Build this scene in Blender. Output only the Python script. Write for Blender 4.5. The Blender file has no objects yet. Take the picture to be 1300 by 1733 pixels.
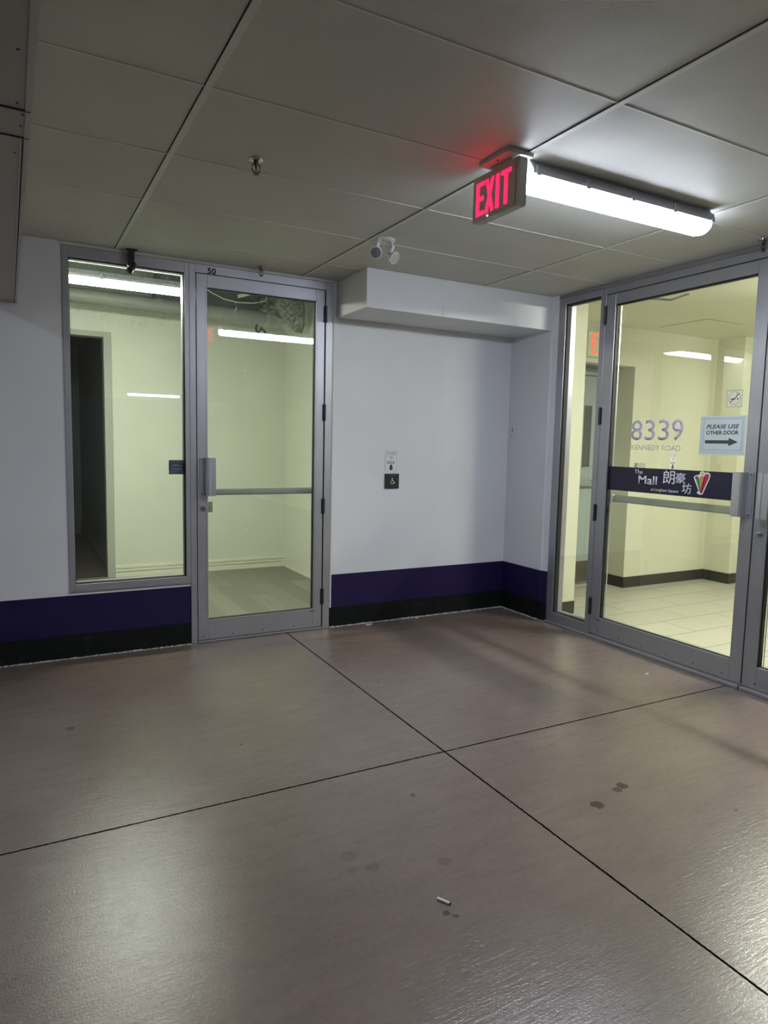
import bpy, bmesh, math, random
from mathutils import Vector, Matrix
random.seed(7)
S = bpy.context.scene
COL = S.collection
H = 2.532            # ceiling height
XS = 3.917           # face of the entrance glazing
XR = 3.8945          # short return wall beside it

# ------------------------------------------------------------------ camera
cam = bpy.data.cameras.new('camera')
cam.sensor_fit = 'VERTICAL'; cam.sensor_height = 24.0; cam.sensor_width = 18.0
cam.lens = 1148.39 / 1733.0 * 24.0
cam.clip_start = 0.02; cam.clip_end = 100
camo = bpy.data.objects.new('camera', cam); COL.objects.link(camo)
yw, pt, rl = math.radians(28.70399), math.radians(-5.80398), math.radians(1.23726)
f = Vector((math.sin(yw)*math.cos(pt), math.cos(yw)*math.cos(pt), math.sin(pt)))
rt = Vector((math.cos(yw), -math.sin(yw), 0)); up = rt.cross(f)
r2 = rt*math.cos(rl) + up*math.sin(rl); u2 = -rt*math.sin(rl) + up*math.cos(rl)
M = Matrix(((r2.x, u2.x, -f.x, 0.2171), (r2.y, u2.y, -f.y, -4.5648), (r2.z, u2.z, -f.z, 1.3865), (0, 0, 0, 1)))
camo.matrix_world = M
S.camera = camo

# ------------------------------------------------------------------ world, exposure
S.view_settings.view_transform = 'Standard'; S.view_settings.look = 'None'
S.view_settings.exposure = 0.12; S.view_settings.gamma = 1.0
S.view_settings.use_curve_mapping = False
w = bpy.data.worlds.new('world'); S.world = w; w.use_nodes = True
w.node_tree.nodes['Background'].inputs[0].default_value = (0.75, 0.8, 1.0, 1)
w.node_tree.nodes['Background'].inputs[1].default_value = 0.08
HALL_LENS = 92.0     # brightness of the tube lights in the passage
SHOP_LENS = 118.0
LOBBY_LENS = 205.0
EXIT_GLOW = 4.0

# ------------------------------------------------------------------ materials
def mat(name, col, rough=0.5, metal=0.0, spec=0.5, emit=None, es=0.0, coat=0.0):
    m = bpy.data.materials.new(name); m.use_nodes = True
    b = m.node_tree.nodes['Principled BSDF']
    b.inputs['Base Color'].default_value = (*col, 1)
    b.inputs['Roughness'].default_value = rough
    b.inputs['Metallic'].default_value = metal
    b.inputs['Specular IOR Level'].default_value = spec
    b.inputs['Coat Weight'].default_value = coat
    if emit:
        b.inputs['Emission Color'].default_value = (*emit, 1)
        b.inputs['Emission Strength'].default_value = es
    return m
class NT:
    def __init__(s, m): s.n = m.node_tree.nodes; s.l = m.node_tree.links; s.b = s.n['Principled BSDF']
    def new(s, t, **k):
        x = s.n.new(t)
        for a, v in k.items(): setattr(x, a, v)
        return x
    def link(s, a, b): s.l.new(a, b)
    def val(s, sock, v):
        if hasattr(v, 'links') or hasattr(v, 'is_linked'): s.link(v, sock)
        else: sock.default_value = v
    def math(s, op, a, b=None, c=None, clamp=False):
        x = s.new('ShaderNodeMath', operation=op, use_clamp=clamp)
        s.val(x.inputs[0], a)
        if b is not None: s.val(x.inputs[1], b)
        if c is not None: s.val(x.inputs[2], c)
        return x.outputs[0]
    def pos(s): return s.new('ShaderNodeNewGeometry').outputs['Position']
    def sep(s, v):
        x = s.new('ShaderNodeSeparateXYZ'); s.link(v, x.inputs[0]); return x.outputs
    def mapv(s, v, sc=(1, 1, 1), loc=(0, 0, 0), rot=(0, 0, 0)):
        x = s.new('ShaderNodeMapping'); s.link(v, x.inputs[0])
        x.inputs['Scale'].default_value = sc; x.inputs['Location'].default_value = loc; x.inputs['Rotation'].default_value = rot
        return x.outputs[0]
    def noise(s, v, scale, det=4, rough=0.55, dist=0.0):
        x = s.new('ShaderNodeTexNoise'); s.link(v, x.inputs['Vector'])
        x.inputs['Scale'].default_value = scale; x.inputs['Detail'].default_value = det
        x.inputs['Roughness'].default_value = rough; x.inputs['Distortion'].default_value = dist
        return x.outputs['Fac']
    def ramp(s, fac, a, b, ca=(0, 0, 0), cb=(1, 1, 1)):
        x = s.new('ShaderNodeValToRGB'); s.link(fac, x.inputs[0])
        x.color_ramp.elements[0].position = a; x.color_ramp.elements[0].color = (*ca, 1)
        x.color_ramp.elements[1].position = b; x.color_ramp.elements[1].color = (*cb, 1)
        return x.outputs[0]
    def mix(s, fac, a, b):
        x = s.new('ShaderNodeMix', data_type='RGBA'); s.val(x.inputs['Factor'], fac)
        for i, v in ((6, a), (7, b)):
            if isinstance(v, tuple): x.inputs[i].default_value = (*v, 1)
            else: s.link(v, x.inputs[i])
        return x.outputs[2]
    def bump(s, h, st, dist=0.01, prev=None):
        x = s.new('ShaderNodeBump'); s.link(h, x.inputs['Height'])
        x.inputs['Strength'].default_value = st; x.inputs['Distance'].default_value = dist
        if prev is not None: s.link(prev, x.inputs['Normal'])
        return x.outputs[0]

PURPLE = (0.0125, 0.006, 0.048)
def wall_mat(name, white, bandtop=None, spec=0.3):
    m = mat(name, white, 0.55, spec=spec); t = NT(m); p = t.pos()
    n1 = t.noise(p, 1.7, 5); n2 = t.noise(p, 9, 4)
    c = t.mix(t.ramp(n1, 0.3, 0.75), white, tuple(x*0.93 for x in white))
    scuff = t.noise(t.mapv(p, (1, 1, 0.35)), 23, 3, 0.6, 1.2)
    c = t.mix(t.math('MULTIPLY', t.ramp(scuff, 0.70, 0.76), 0.35), c, tuple(x*0.72 for x in white))
    if bandtop is not None:
        z = t.sep(p)[2]
        band = t.math('LESS_THAN', z, bandtop)
        pc = t.mix(t.ramp(n2, 0.35, 0.7), PURPLE, tuple(x*1.25 for x in PURPLE))
        c = t.mix(band, c, pc)
    t.link(c, t.b.inputs['Base Color'])
    t.link(t.bump(t.noise(p, 260, 2), 0.12, 0.002, t.bump(t.noise(p, 5, 2), 0.12, 0.01)), t.b.inputs['Normal'])
    return m
M_WALL = wall_mat('white wall paint', (0.74, 0.75, 0.79), 0.4)
M_WHITE = wall_mat('white bulkhead paint', (0.74, 0.75, 0.77))
M_LEFTBULK = wall_mat('grey painted board', (0.45, 0.44, 0.42))
M_SHOPWALL = wall_mat('cream shop paint', (0.74, 0.755, 0.63))
M_LOBBYWALL = wall_mat('cream lobby paint', (0.64, 0.64, 0.475))
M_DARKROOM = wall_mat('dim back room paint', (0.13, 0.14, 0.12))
M_BASE = mat('black vinyl base', (0.009, 0.012, 0.010), 0.55, spec=0.2)
t = NT(M_BASE); t.link(t.mix(t.ramp(t.noise(t.pos(), 14, 4), 0.55, 0.8), (0.006, 0.008, 0.007), (0.02, 0.021, 0.019)), t.b.inputs['Base Color'])
M_LBASE = mat('dark olive vinyl base', (0.035, 0.034, 0.026), 0.45)
M_CAULK = mat('crumbly grey caulk', (0.42, 0.42, 0.43), 0.9)
t = NT(M_CAULK); t.link(t.mix(t.ramp(t.noise(t.pos(), 60, 4), 0.4, 0.6), (0.16, 0.15, 0.15), (0.55, 0.55, 0.56)), t.b.inputs['Base Color'])

# aluminium, brushed and slightly stained
def alu(name, col, rough=0.42, metal=0.75):
    m = mat(name, col, rough, metal); t = NT(m); p = t.pos()
    n = t.noise(t.mapv(p, (1, 1, 1)), 3.5, 4)
    t.link(t.mix(t.ramp(n, 0.3, 0.8), col, tuple(x*0.85 for x in col)), t.b.inputs['Base Color'])
    t.link(t.math('MULTIPLY_ADD', t.noise(p, 30, 2), 0.12, rough-0.06), t.b.inputs['Roughness'])
    return m
M_ALU = alu('clear anodised aluminium', (0.50, 0.50, 0.54))
M_ALU2 = alu('dull anodised aluminium', (0.40, 0.40, 0.44))
M_HANDLE = alu('satin aluminium handle', (0.60, 0.60, 0.63), 0.36)
M_BAR = alu('grey green push bar', (0.42, 0.46, 0.42), 0.4, 0.6)
M_HINGE = mat('dark steel hinge', (0.07, 0.07, 0.08), 0.4, 0.7)
M_GASKET_GAP = mat('black gasket and gap shade', (0.01, 0.01, 0.011), 0.6)  # real gaskets, and the shade painted into the door gaps
M_BLACK = mat('black paint', (0.012, 0.012, 0.012), 0.5)
M_CHROME = mat('chrome', (0.6, 0.6, 0.58), 0.2, 1.0)
M_BRASS = mat('sprinkler bronze', (0.13, 0.11, 0.08), 0.35, 0.9)
M_PLASTIC = mat('white plastic', (0.62, 0.61, 0.60), 0.4)
M_LAMPG = mat('grey lamp reflector', (0.25, 0.25, 0.25), 0.25, 0.5)
M_LAMPL = mat('pale lamp lens', (0.36, 0.36, 0.35), 0.15)
M_FIXT = mat('grey fixture housing', (0.46, 0.47, 0.52), 0.45)
M_EXITBOX = mat('warm grey exit housing', (0.55, 0.55, 0.52), 0.45)
M_EXITFACE = mat('grey exit face', (0.50, 0.48, 0.45), 0.4)
M_RED = mat('red exit letters', (0.6, 0.01, 0.04), 0.4, emit=(1.0, 0.006, 0.042), es=EXIT_GLOW)
M_LED = mat('indicator lamp', (0.9, 0.8, 0.8), 0.3, emit=(1, 0.6, 0.6), es=3)
M_RED2 = mat('orange red exit letters', (0.6, 0.05, 0.03), 0.4, emit=(1.0, 0.12, 0.06), es=1.1)
M_PAPER = mat('white paper', (0.72, 0.73, 0.78), 0.5)
M_SIGNBLUE = mat('pale blue sign paper', (0.52, 0.60, 0.585), 0.45)
M_LAMINATE = mat('laminate film', (0.58, 0.63, 0.56), 0.3)
M_BLUELINE = mat('slate blue line', (0.15, 0.22, 0.32), 0.5)
M_INK = mat('black ink', (0.012, 0.014, 0.014), 0.5)
M_GREENINK = mat('dark green ink', (0.035, 0.06, 0.045), 0.5)
M_LILAC = mat('lilac vinyl', (0.55, 0.52, 0.66), 0.5)
M_GREYV = mat('grey vinyl', (0.42, 0.42, 0.40), 0.5)
M_BANNER = mat('dark purple vinyl', (0.012, 0.008, 0.035), 0.35)
M_WHITEV = mat('white vinyl', (0.80, 0.80, 0.84), 0.4)
M_G = mat('green vinyl', (0.03, 0.22, 0.05), 0.4); M_O = mat('orange vinyl', (0.75, 0.25, 0.06), 0.4)
M_R = mat('crimson vinyl', (0.45, 0.02, 0.06), 0.4); M_Y = mat('lime vinyl', (0.45, 0.5, 0.08), 0.4)
M_DOORGREY = mat('blue grey steel door paint', (0.36, 0.42, 0.38), 0.4)
M_KICK = mat('stainless kick plate', (0.22, 0.2, 0.15), 0.4, 0.7)
M_DUCT = mat('dark duct metal', (0.07, 0.08, 0.07), 0.5, 0.4)
M_PIPE = mat('painted grey pipe', (0.20, 0.21, 0.18), 0.5)
M_CABLE = mat('white cable', (0.6, 0.6, 0.5), 0.5)
M_CIG = mat('cigarette paper', (0.80, 0.80, 0.76), 0.8)
M_CIGEND = mat('burnt tobacco', (0.03, 0.025, 0.02), 0.9)
M_WOODTRIM = mat('raw door frame', (0.42, 0.43, 0.36), 0.6)
def lens_mat(name, st, col=(0.80, 0.865, 1.0)):
    return mat(name, (0.9, 0.9, 0.9), 0.3, emit=col, es=st)
M_LENS = lens_mat('lit tube diffuser', HALL_LENS); M_LENSS = lens_mat('lit diffuser side', HALL_LENS*0.30)
M_BLENS = lens_mat('dimmed bay diffuser', HALL_LENS*0.45)  # bay lamp turned down so the foreground floor stays dark
M_DLENS = lens_mat('dim lobby fill diffuser', LOBBY_LENS*0.3, (1.0, 1.0, 0.93))  # for the added fill lamp deep in the lobby
M_SLENS = lens_mat('lit shop diffuser', SHOP_LENS, (0.97, 1.0, 0.93)); M_SLENSS = lens_mat('lit shop diffuser side', SHOP_LENS*0.7, (0.97, 1.0, 0.93))
M_LLENS = lens_mat('lit lobby diffuser', LOBBY_LENS, (1.0, 1.0, 0.93))

def glass_mat(name, tint, dirt=0.0, dirtz=None):
    m = bpy.data.materials.new(name); m.use_nodes = True; nt = m.node_tree; n = nt.nodes; l = nt.links; n.clear()
    out = n.new('ShaderNodeOutputMaterial'); tr = n.new('ShaderNodeBsdfTransparent'); tr.inputs[0].default_value = (*tint, 1)
    gl = n.new('ShaderNodeBsdfGlossy'); gl.inputs['Roughness'].default_value = 0.0; gl.inputs['Color'].default_value = (1, 1, 1, 1)
    geo = n.new('ShaderNodeNewGeometry'); mr = n.new('ShaderNodeMapRange'); fr = n.new('ShaderNodeFresnel')
    mr.inputs['To Min'].default_value = 1.5; mr.inputs['To Max'].default_value = 1/1.5
    l.new(geo.outputs['Backfacing'], mr.inputs['Value']); l.new(mr.outputs[0], fr.inputs['IOR'])
    mx = n.new('ShaderNodeMixShader'); l.new(fr.outputs[0], mx.inputs[0]); l.new(tr.outputs[0], mx.inputs[1]); l.new(gl.outputs[0], mx.inputs[2])
    last = mx.outputs[0]
    if dirt:
        df = n.new('ShaderNodeBsdfDiffuse'); df.inputs[0].default_value = (0.75, 0.78, 0.7, 1)
        a = n.new('ShaderNodeTexNoise'); a.inputs['Scale'].default_value = 38; a.inputs['Detail'].default_value = 8; a.inputs['Roughness'].default_value = 0.75; a.inputs['Distortion'].default_value = 1.5
        mp = n.new('ShaderNodeMapping'); mp.inputs['Scale'].default_value = (1, 1, 0.5)
        l.new(geo.outputs['Position'], mp.inputs[0]); l.new(mp.outputs[0], a.inputs['Vector'])
        r = n.new('ShaderNodeValToRGB'); r.color_ramp.elements[0].position = 0.53; r.color_ramp.elements[1].position = 0.72
        l.new(a.outputs['Fac'], r.inputs[0])
        sp = n.new('ShaderNodeSeparateXYZ'); l.new(geo.outputs['Position'], sp.inputs[0])
        zr = n.new('ShaderNodeMapRange'); zr.inputs['From Min'].default_value = dirtz[0]; zr.inputs['From Max'].default_value = dirtz[1]
        zr.inputs['To Min'].default_value = 0.0; zr.inputs['To Max'].default_value = dirt; l.new(sp.outputs[2], zr.inputs['Value'])
        mu = n.new('ShaderNodeMath'); mu.operation = 'MULTIPLY'; l.new(r.outputs[0], mu.inputs[0]); l.new(zr.outputs[0], mu.inputs[1])
        ad = n.new('ShaderNodeMath'); ad.operation = 'ADD'; ad.inputs[1].default_value = 0.012; l.new(mu.outputs[0], ad.inputs[0])
        m2 = n.new('ShaderNodeMixShader'); l.new(ad.outputs[0], m2.inputs[0]); l.new(last, m2.inputs[1]); l.new(df.outputs[0], m2.inputs[2])
        last = m2.outputs[0]
    l.new(last, out.inputs[0])
    return m
M_GLASSS = glass_mat('smeared shop glass', (0.965, 0.985, 0.95), 0.5, (2.0, 2.42))
M_GLASS = glass_mat('clear lobby glass', (0.975, 0.985, 0.955))

# passage floor: brown sealed, broom-finished concrete
SPOTS = [(2.18, -2.765, .030, .9), (2.345, -2.715, .024, .85), (2.39, -2.70, .026, .9), (1.312, -3.012, .014, .8), (1.325, -3.032, .010, .8),
         (1.17, -2.63, .030, .35), (1.215, -2.72, .025, .4), (1.448, -2.80, .028, .4), (.42, -1.13, .022, .6), (1.095, -1.647, .010, .8),
         (1.568, -2.383, .012, .7), (2.64, -3.03, .014, .7), (1.15, -2.70, .02, .3), (.47, -2.62, .03, .35), (2.05, -1.2, .01, .6), (2.9, -1.7, .01, .6)]
M_FLOOR = mat('brown sealed concrete', (0.13, 0.105, 0.09), 0.235, spec=0.85)
t = NT(M_FLOOR); p = t.pos(); sx, sy, sz = t.sep(p)
n1 = t.noise(p, 1.3, 6, 0.6); n2 = t.noise(t.mapv(p, (2, 9, 1), rot=(0, 0, -0.25)), 2.2, 5, 0.6, 0.5); n3 = t.noise(p, 45, 5, 0.7)
c = t.mix(t.ramp(n1, 0.32, 0.68), (0.132, 0.095, 0.078), (0.176, 0.130, 0.108))
c = t.mix(t.math('MULTIPLY', t.ramp(n2, 0.42, 0.68), 0.40), c, (0.104, 0.078, 0.070))
c = t.mix(t.math('MULTIPLY', t.ramp(n3, 0.35, 0.75), 0.35), c, (0.20, 0.165, 0.14))
dn = t.new('ShaderNodeTexNoise'); t.link(p, dn.inputs['Vector']); dn.inputs['Scale'].default_value = 40; dn.inputs['Detail'].default_value = 3
va = t.new('ShaderNodeVectorMath', operation='MULTIPLY_ADD'); t.link(dn.outputs['Color'], va.inputs[0]); va.inputs[1].default_value = (.03, .03, .03)
vb = t.new('ShaderNodeVectorMath', operation='ADD'); t.link(p, vb.inputs[0]); vb.inputs[1].default_value = (-.015, -.015, -.015); t.link(vb.outputs[0], va.inputs[2])
for (a, b, r, k) in SPOTS:
    vd = t.new('ShaderNodeVectorMath', operation='DISTANCE'); t.link(va.outputs[0], vd.inputs[0]); vd.inputs[1].default_value = (a, b, 0.0)
    s_ = t.math('SUBTRACT', 1.0, t.math('DIVIDE', vd.outputs['Value'], r), clamp=True)
    s_ = t.math('MULTIPLY', t.math('MULTIPLY', s_, 6.0, clamp=True), k**1.6)
    c = t.mix(s_, c, (0.02, 0.016, 0.015))
small = t.noise(p, 55, 2, 0.5, 0.3)
c = t.mix(t.math('MULTIPLY', t.ramp(small, 0.74, 0.77), 0.6), c, (0.05, 0.035, 0.03))
# saw-cut joints
jw = t.math('MULTIPLY', t.math('SUBTRACT', t.noise(p, 60, 2), 0.5), 0.006)
j1 = t.math('ABSOLUTE', t.math('ADD', t.math('SUBTRACT', sx, t.math('MULTIPLY_ADD', sy, 0.0138, 1.926)), jw))
j2 = t.math('ABSOLUTE', t.math('ADD', t.math('SUBTRACT', sy, t.math('MULTIPLY_ADD', sx, -0.006, -2.105)), jw))
jn = t.math('MINIMUM', j1, j2)
jm = t.math('LESS_THAN', jn, 0.0046)
t.link(t.math('MULTIPLY', t.math('SUBTRACT', 1.0, jm), 0.85), t.b.inputs['Specular IOR Level'])
c = t.mix(jm, c, (0.006, 0.005, 0.005))
t.link(c, t.b.inputs['Base Color'])
broom = t.noise(t.mapv(p, (12, 95, 1), rot=(0, 0, -0.12)), 1.0, 3, 0.6, 0.8)
grain = t.noise(p, 140, 3, 0.7)
nb = t.bump(broom, 0.21, 0.004, t.bump(grain, 0.6, 0.0011))
nb = t.bump(t.math('SUBTRACT', 1.0, jm), 0.6, 0.004, nb)
t.link(nb, t.b.inputs['Normal'])

# ceiling board
M_CEIL = mat('grey-white ceiling board', (0.52, 0.51, 0.47), 0.55, spec=0.4)
t = NT(M_CEIL); p = t.pos()
c = t.mix(t.ramp(t.noise(p, 2.0, 5), 0.3, 0.75), (0.50, 0.495, 0.46), (0.57, 0.56, 0.52))
c = t.mix(t.math('MULTIPLY', t.ramp(t.noise(p, 90, 3, 0.7), 0.6, 0.8), 0.25), c, (0.35, 0.34, 0.31))
t.link(c, t.b.inputs['Base Color']); t.link(t.bump(t.noise(p, 120, 3, 0.7), 0.25, 0.002, t.bump(t.noise(p, 3, 2), 0.25, 0.02)), t.b.inputs['Normal'])
M_GRID = mat('white ceiling grid', (0.60, 0.60, 0.56), 0.45)
M_GAP = mat('dark ceiling gap', (0.03, 0.03, 0.028), 0.9)
M_LCEIL = mat('cream lobby ceiling', (0.72, 0.72, 0.55), 0.6)

# shop planks / lobby tiles
M_PLANK = mat('grey brown vinyl planks', (0.3, 0.28, 0.22), 0.38)
t = NT(M_PLANK); p = t.pos()
br = t.new('ShaderNodeTexBrick'); t.link(t.mapv(p, (1, 1, 1), (0.03, 0, 0), (0, 0, math.pi/2)), br.inputs['Vector'])
br.offset = 0.37; br.inputs['Scale'].default_value = 1.0; br.inputs['Brick Width'].default_value = 1.22; br.inputs['Row Height'].default_value = 0.185
br.inputs['Mortar Size'].default_value = 0.0012; br.inputs['Color1'].default_value = (0.155, 0.145, 0.11, 1); br.inputs['Color2'].default_value = (0.32, 0.30, 0.235, 1)
br.inputs['Mortar'].default_value = (0.07, 0.065, 0.05, 1)
gr = t.noise(t.mapv(p, (14, 1.2, 1)), 2.5, 6, 0.65, 0.6)
t.link(t.mix(t.math('MULTIPLY', t.ramp(gr, 0.3, 0.7), 0.55), br.outputs['Color'], (0.14, 0.13, 0.10)), t.b.inputs['Base Color'])
M_TILE = mat('cream porcelain tiles', (0.7, 0.7, 0.55), 0.3)
t = NT(M_TILE); p = t.pos()
br = t.new('ShaderNodeTexBrick'); t.link(t.mapv(p, (1, 1, 1), (0.09, -0.005, 0)), br.inputs['Vector'])
br.offset = 0.5; br.inputs['Scale'].default_value = 1.0; br.inputs['Brick Width'].default_value = 0.65; br.inputs['Row Height'].default_value = 0.315
br.inputs['Mortar Size'].default_value = 0.005; br.inputs['Color1'].default_value = (0.46, 0.45, 0.36, 1); br.inputs['Color2'].default_value = (0.51, 0.495, 0.40, 1)
br.inputs['Mortar'].default_value = (0.17, 0.155, 0.11, 1)
t.link(t.mix(t.math('MULTIPLY', t.ramp(t.noise(t.mapv(p, (1, 4, 1)), 3, 5), 0.4, 0.7), 0.3), br.outputs['Color'], (0.41, 0.395, 0.31)), t.b.inputs['Base Color'])

# dusty foil / plastic sleeve
M_FOIL = mat('crumpled insulation wrap', (0.36, 0.37, 0.29), 0.4, 0.2)
t = NT(M_FOIL); p = t.pos(); t.link(t.bump(t.noise(t.mapv(p, (1, 1, 2)), 16, 5, 0.65, 1.5), 1.0, 0.05), t.b.inputs['Normal'])
t.link(t.mix(t.ramp(t.noise(p, 22, 5, 0.7, 1.0), 0.45, 0.62), (0.13, 0.14, 0.11), (0.50, 0.50, 0.40)), t.b.inputs['Base Color'])

# ------------------------------------------------------------------ geometry helpers
def B(): return bmesh.new()
def box(bm, x0, x1, y0, y1, z0, z1, bev=0.0, seg=2, mi=0):
    mtx = Matrix.Translation(((x0+x1)/2, (y0+y1)/2, (z0+z1)/2)) @ Matrix.Diagonal((abs(x1-x0), abs(y1-y0), abs(z1-z0), 1))
    r = bmesh.ops.create_cube(bm, size=1, matrix=mtx); vs = r['verts']
    fs = set(f for v in vs for f in v.link_faces)
    for f_ in fs: f_.material_index = mi
    if bev > 0:
        es = list(set(e for v in vs for e in v.link_edges))
        bmesh.ops.bevel(bm, geom=es, offset=bev, segments=seg, affect='EDGES', clamp_overlap=True)
    return bm
def prism(bm, pts, a0, a1, axis='z', mi=0):
    """extrude the polygon pts from a0 to a1 along axis ('z': pts are x,y; 'x': pts are y,z; 'y': pts are x,z)"""
    def v3(u, v, a): return {'z': (u, v, a), 'x': (a, u, v), 'y': (u, a, v)}[axis]
    lo = [bm.verts.new(v3(u, v, a0)) for u, v in pts]; hi = [bm.verts.new(v3(u, v, a1)) for u, v in pts]
    n = len(pts); fs = [bm.faces.new(lo), bm.faces.new(hi)]
    for i in range(n): fs.append(bm.faces.new((lo[i], lo[(i+1) % n], hi[(i+1) % n], hi[i])))
    for f_ in fs: f_.material_index = mi
    return bm
def cyl(bm, p0, p1, r0, r1=None, seg=20, mi=0):
    p0 = Vector(p0); p1 = Vector(p1); r1 = r0 if r1 is None else r1
    d = p1-p0; q = d.to_track_quat('Z', 'Y').to_matrix().to_4x4()
    r = bmesh.ops.create_cone(bm, cap_ends=True, segments=seg, radius1=r0, radius2=r1, depth=d.length, matrix=Matrix.Translation((p0+p1)/2) @ q)
    for f_ in set(f for v in r['verts'] for f in v.link_faces): f_.material_index = mi
    return bm
def lathe(bm, prof, org, axis=(0, 0, 1), seg=28, mi=0):
    q = Vector(axis).to_track_quat('Z', 'Y').to_matrix(); org = Vector(org); rings = []
    for (r, h) in prof:
        rings.append([bm.verts.new(org + q @ Vector((max(r, 1e-5)*math.cos(2*math.pi*i/seg), max(r, 1e-5)*math.sin(2*math.pi*i/seg), h))) for i in range(seg)])
    for a, b in zip(rings, rings[1:]):
        for i in range(seg):
            f_ = bm.faces.new((a[i], a[(i+1) % seg], b[(i+1) % seg], b[i])); f_.material_index = mi
    bm.faces.new(rings[0]); bm.faces.new(rings[-1])
    return bm
def tube(bm, pts, r, seg=10):
    """round tube through the points"""
    pts = [Vector(p_) for p_ in pts]; rings = []
    for i, p_ in enumerate(pts):
        d = (pts[min(i+1, len(pts)-1)] - pts[max(i-1, 0)]).normalized()
        q = d.to_track_quat('Z', 'Y').to_matrix(); rr = r[i] if isinstance(r, (list, tuple)) else r
        rings.append([bm.verts.new(p_ + q @ Vector((rr*math.cos(2*math.pi*k/seg), rr*math.sin(2*math.pi*k/seg), 0))) for k in range(seg)])
    for a, b in zip(rings, rings[1:]):
        for k in range(seg): bm.faces.new((a[k], a[(k+1) % seg], b[(k+1) % seg], b[k]))
    bm.faces.new(rings[0]); bm.faces.new(rings[-1])
    return bm
def worigin(o):
    v = Vector((0, 0, 0))
    while o is not None: v += o.location; o = o.parent
    return v
def obj(name, bm, m, parent=None, smooth=False, origin=None):
    bmesh.ops.recalc_face_normals(bm, faces=bm.faces[:])
    me = bpy.data.meshes.new(name); bm.to_mesh(me); bm.free()
    for mm in (m if isinstance(m, (list, tuple)) else [m]): me.materials.append(mm)
    o = bpy.data.objects.new(name, me); COL.objects.link(o)
    if parent is not None:
        o.parent = parent; off = worigin(parent)
    else:
        if origin is None:
            co = [v.co for v in me.vertices]
            off = Vector(((min(c.x for c in co)+max(c.x for c in co))/2, (min(c.y for c in co)+max(c.y for c in co))/2, min(c.z for c in co)))
        else: off = Vector(origin)
        o.location = off
    me.transform(Matrix.Translation(-off))
    if smooth:
        for p_ in me.polygons: p_.use_smooth = True
        try: me.set_sharp_from_angle(angle=math.radians(40))
        except Exception: pass
    return o
def tag(o, label=None, cat=None, group=None, kind=None):
    if label: o['label'] = label
    if cat: o['category'] = cat
    if group: o['group'] = group
    if kind: o['kind'] = kind
    return o
def thing(name, loc, label, cat, group=None, kind=None):
    o = bpy.data.objects.new(name, None); COL.objects.link(o); o.location = loc; o.empty_display_size = 0.1
    return tag(o, label, cat, group, kind)
def struct(name, bm, m, label, cat, parent=None):
    o = obj(name, bm, m, parent)
    if parent is None: tag(o, label, cat, kind='structure')
    return o
def text_bm(s, org, ud, vd, x0, x1, y0, y1, depth=0.0006, bold=0.0, shear=0.0, bm=None, font=None):
    """text as a thin solid fitted to the box x0..x1 (along ud) by y0..y1 (along vd) on a plane through org"""
    cu = bpy.data.curves.new('t', 'FONT'); cu.body = s; cu.size = 1; cu.offset = bold; cu.shear = shear; cu.extrude = 0; cu.resolution_u = 4
    to = bpy.data.objects.new('t', cu); COL.objects.link(to)
    bpy.context.view_layer.update()
    me = bpy.data.meshes.new_from_object(to.evaluated_get(bpy.context.evaluated_depsgraph_get()))
    bpy.data.objects.remove(to); bpy.data.curves.remove(cu)
    if bm is None: bm = bmesh.new()
    if len(me.vertices) == 0: return bm
    xs_ = [v.co.x for v in me.vertices]; ys_ = [v.co.y for v in me.vertices]
    ax, bx, ay, by = min(xs_), max(xs_), min(ys_), max(ys_)
    ud = Vector(ud); vd = Vector(vd); nd = ud.cross(vd); org = Vector(org)
    t2 = bmesh.new(); t2.from_mesh(me); bpy.data.meshes.remove(me)
    for v in t2.verts:
        u = x0 + (v.co.x-ax)/(bx-ax)*(x1-x0); q = y0 + (v.co.y-ay)/(by-ay)*(y1-y0)
        v.co = org + ud*u + vd*q
    g = bmesh.ops.extrude_face_region(t2, geom=t2.faces[:])
    for e in g['geom']:
        if isinstance(e, bmesh.types.BMVert): e.co += nd*depth
    tmp = bpy.data.meshes.new('tmp'); t2.to_mesh(tmp); t2.free(); bm.from_mesh(tmp); bpy.data.meshes.remove(tmp)
    return bm

# ================================================================== STRUCTURE
# floors
struct('floor', box(B(), -7, XS+0.02, -17, 0.02, -0.12, 0), M_FLOOR, 'brown sealed concrete floor of the passage with two crossing saw-cut joints', 'floor')
struct('floor', box(B(), 0.0, 2.96, 2.601, 6.6, -0.12, 0), mat('dark brown back room floor', (0.07, 0.06, 0.045), 0.6), 'dark brown floor of the dim back room', 'floor')  # one plain brown, darker than the planks in front
struct('floor', box(B(), 0.0, 2.96, 0.021, 2.60, -0.12, 0), M_PLANK, 'grey brown plank floor inside the empty shop', 'floor')
struct('floor', box(B(), XS+0.021, 11, -7, 0.6, -0.12, 0), M_TILE, 'cream tiled floor of the lobby behind the entrance doors', 'floor')
struct('floor', box(B(), XS+0.021, 11, -17, -7.001, -0.12, 0), M_FLOOR, 'brown concrete floor beyond the lobby', 'floor')

# passage ceiling with its grid
ceil = struct('ceiling', box(B(), -7, XS+0.11, -17, -0.002, H, H+0.08), M_CEIL, 'grey white panelled ceiling of the passage on a metal grid', 'ceiling')
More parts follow.
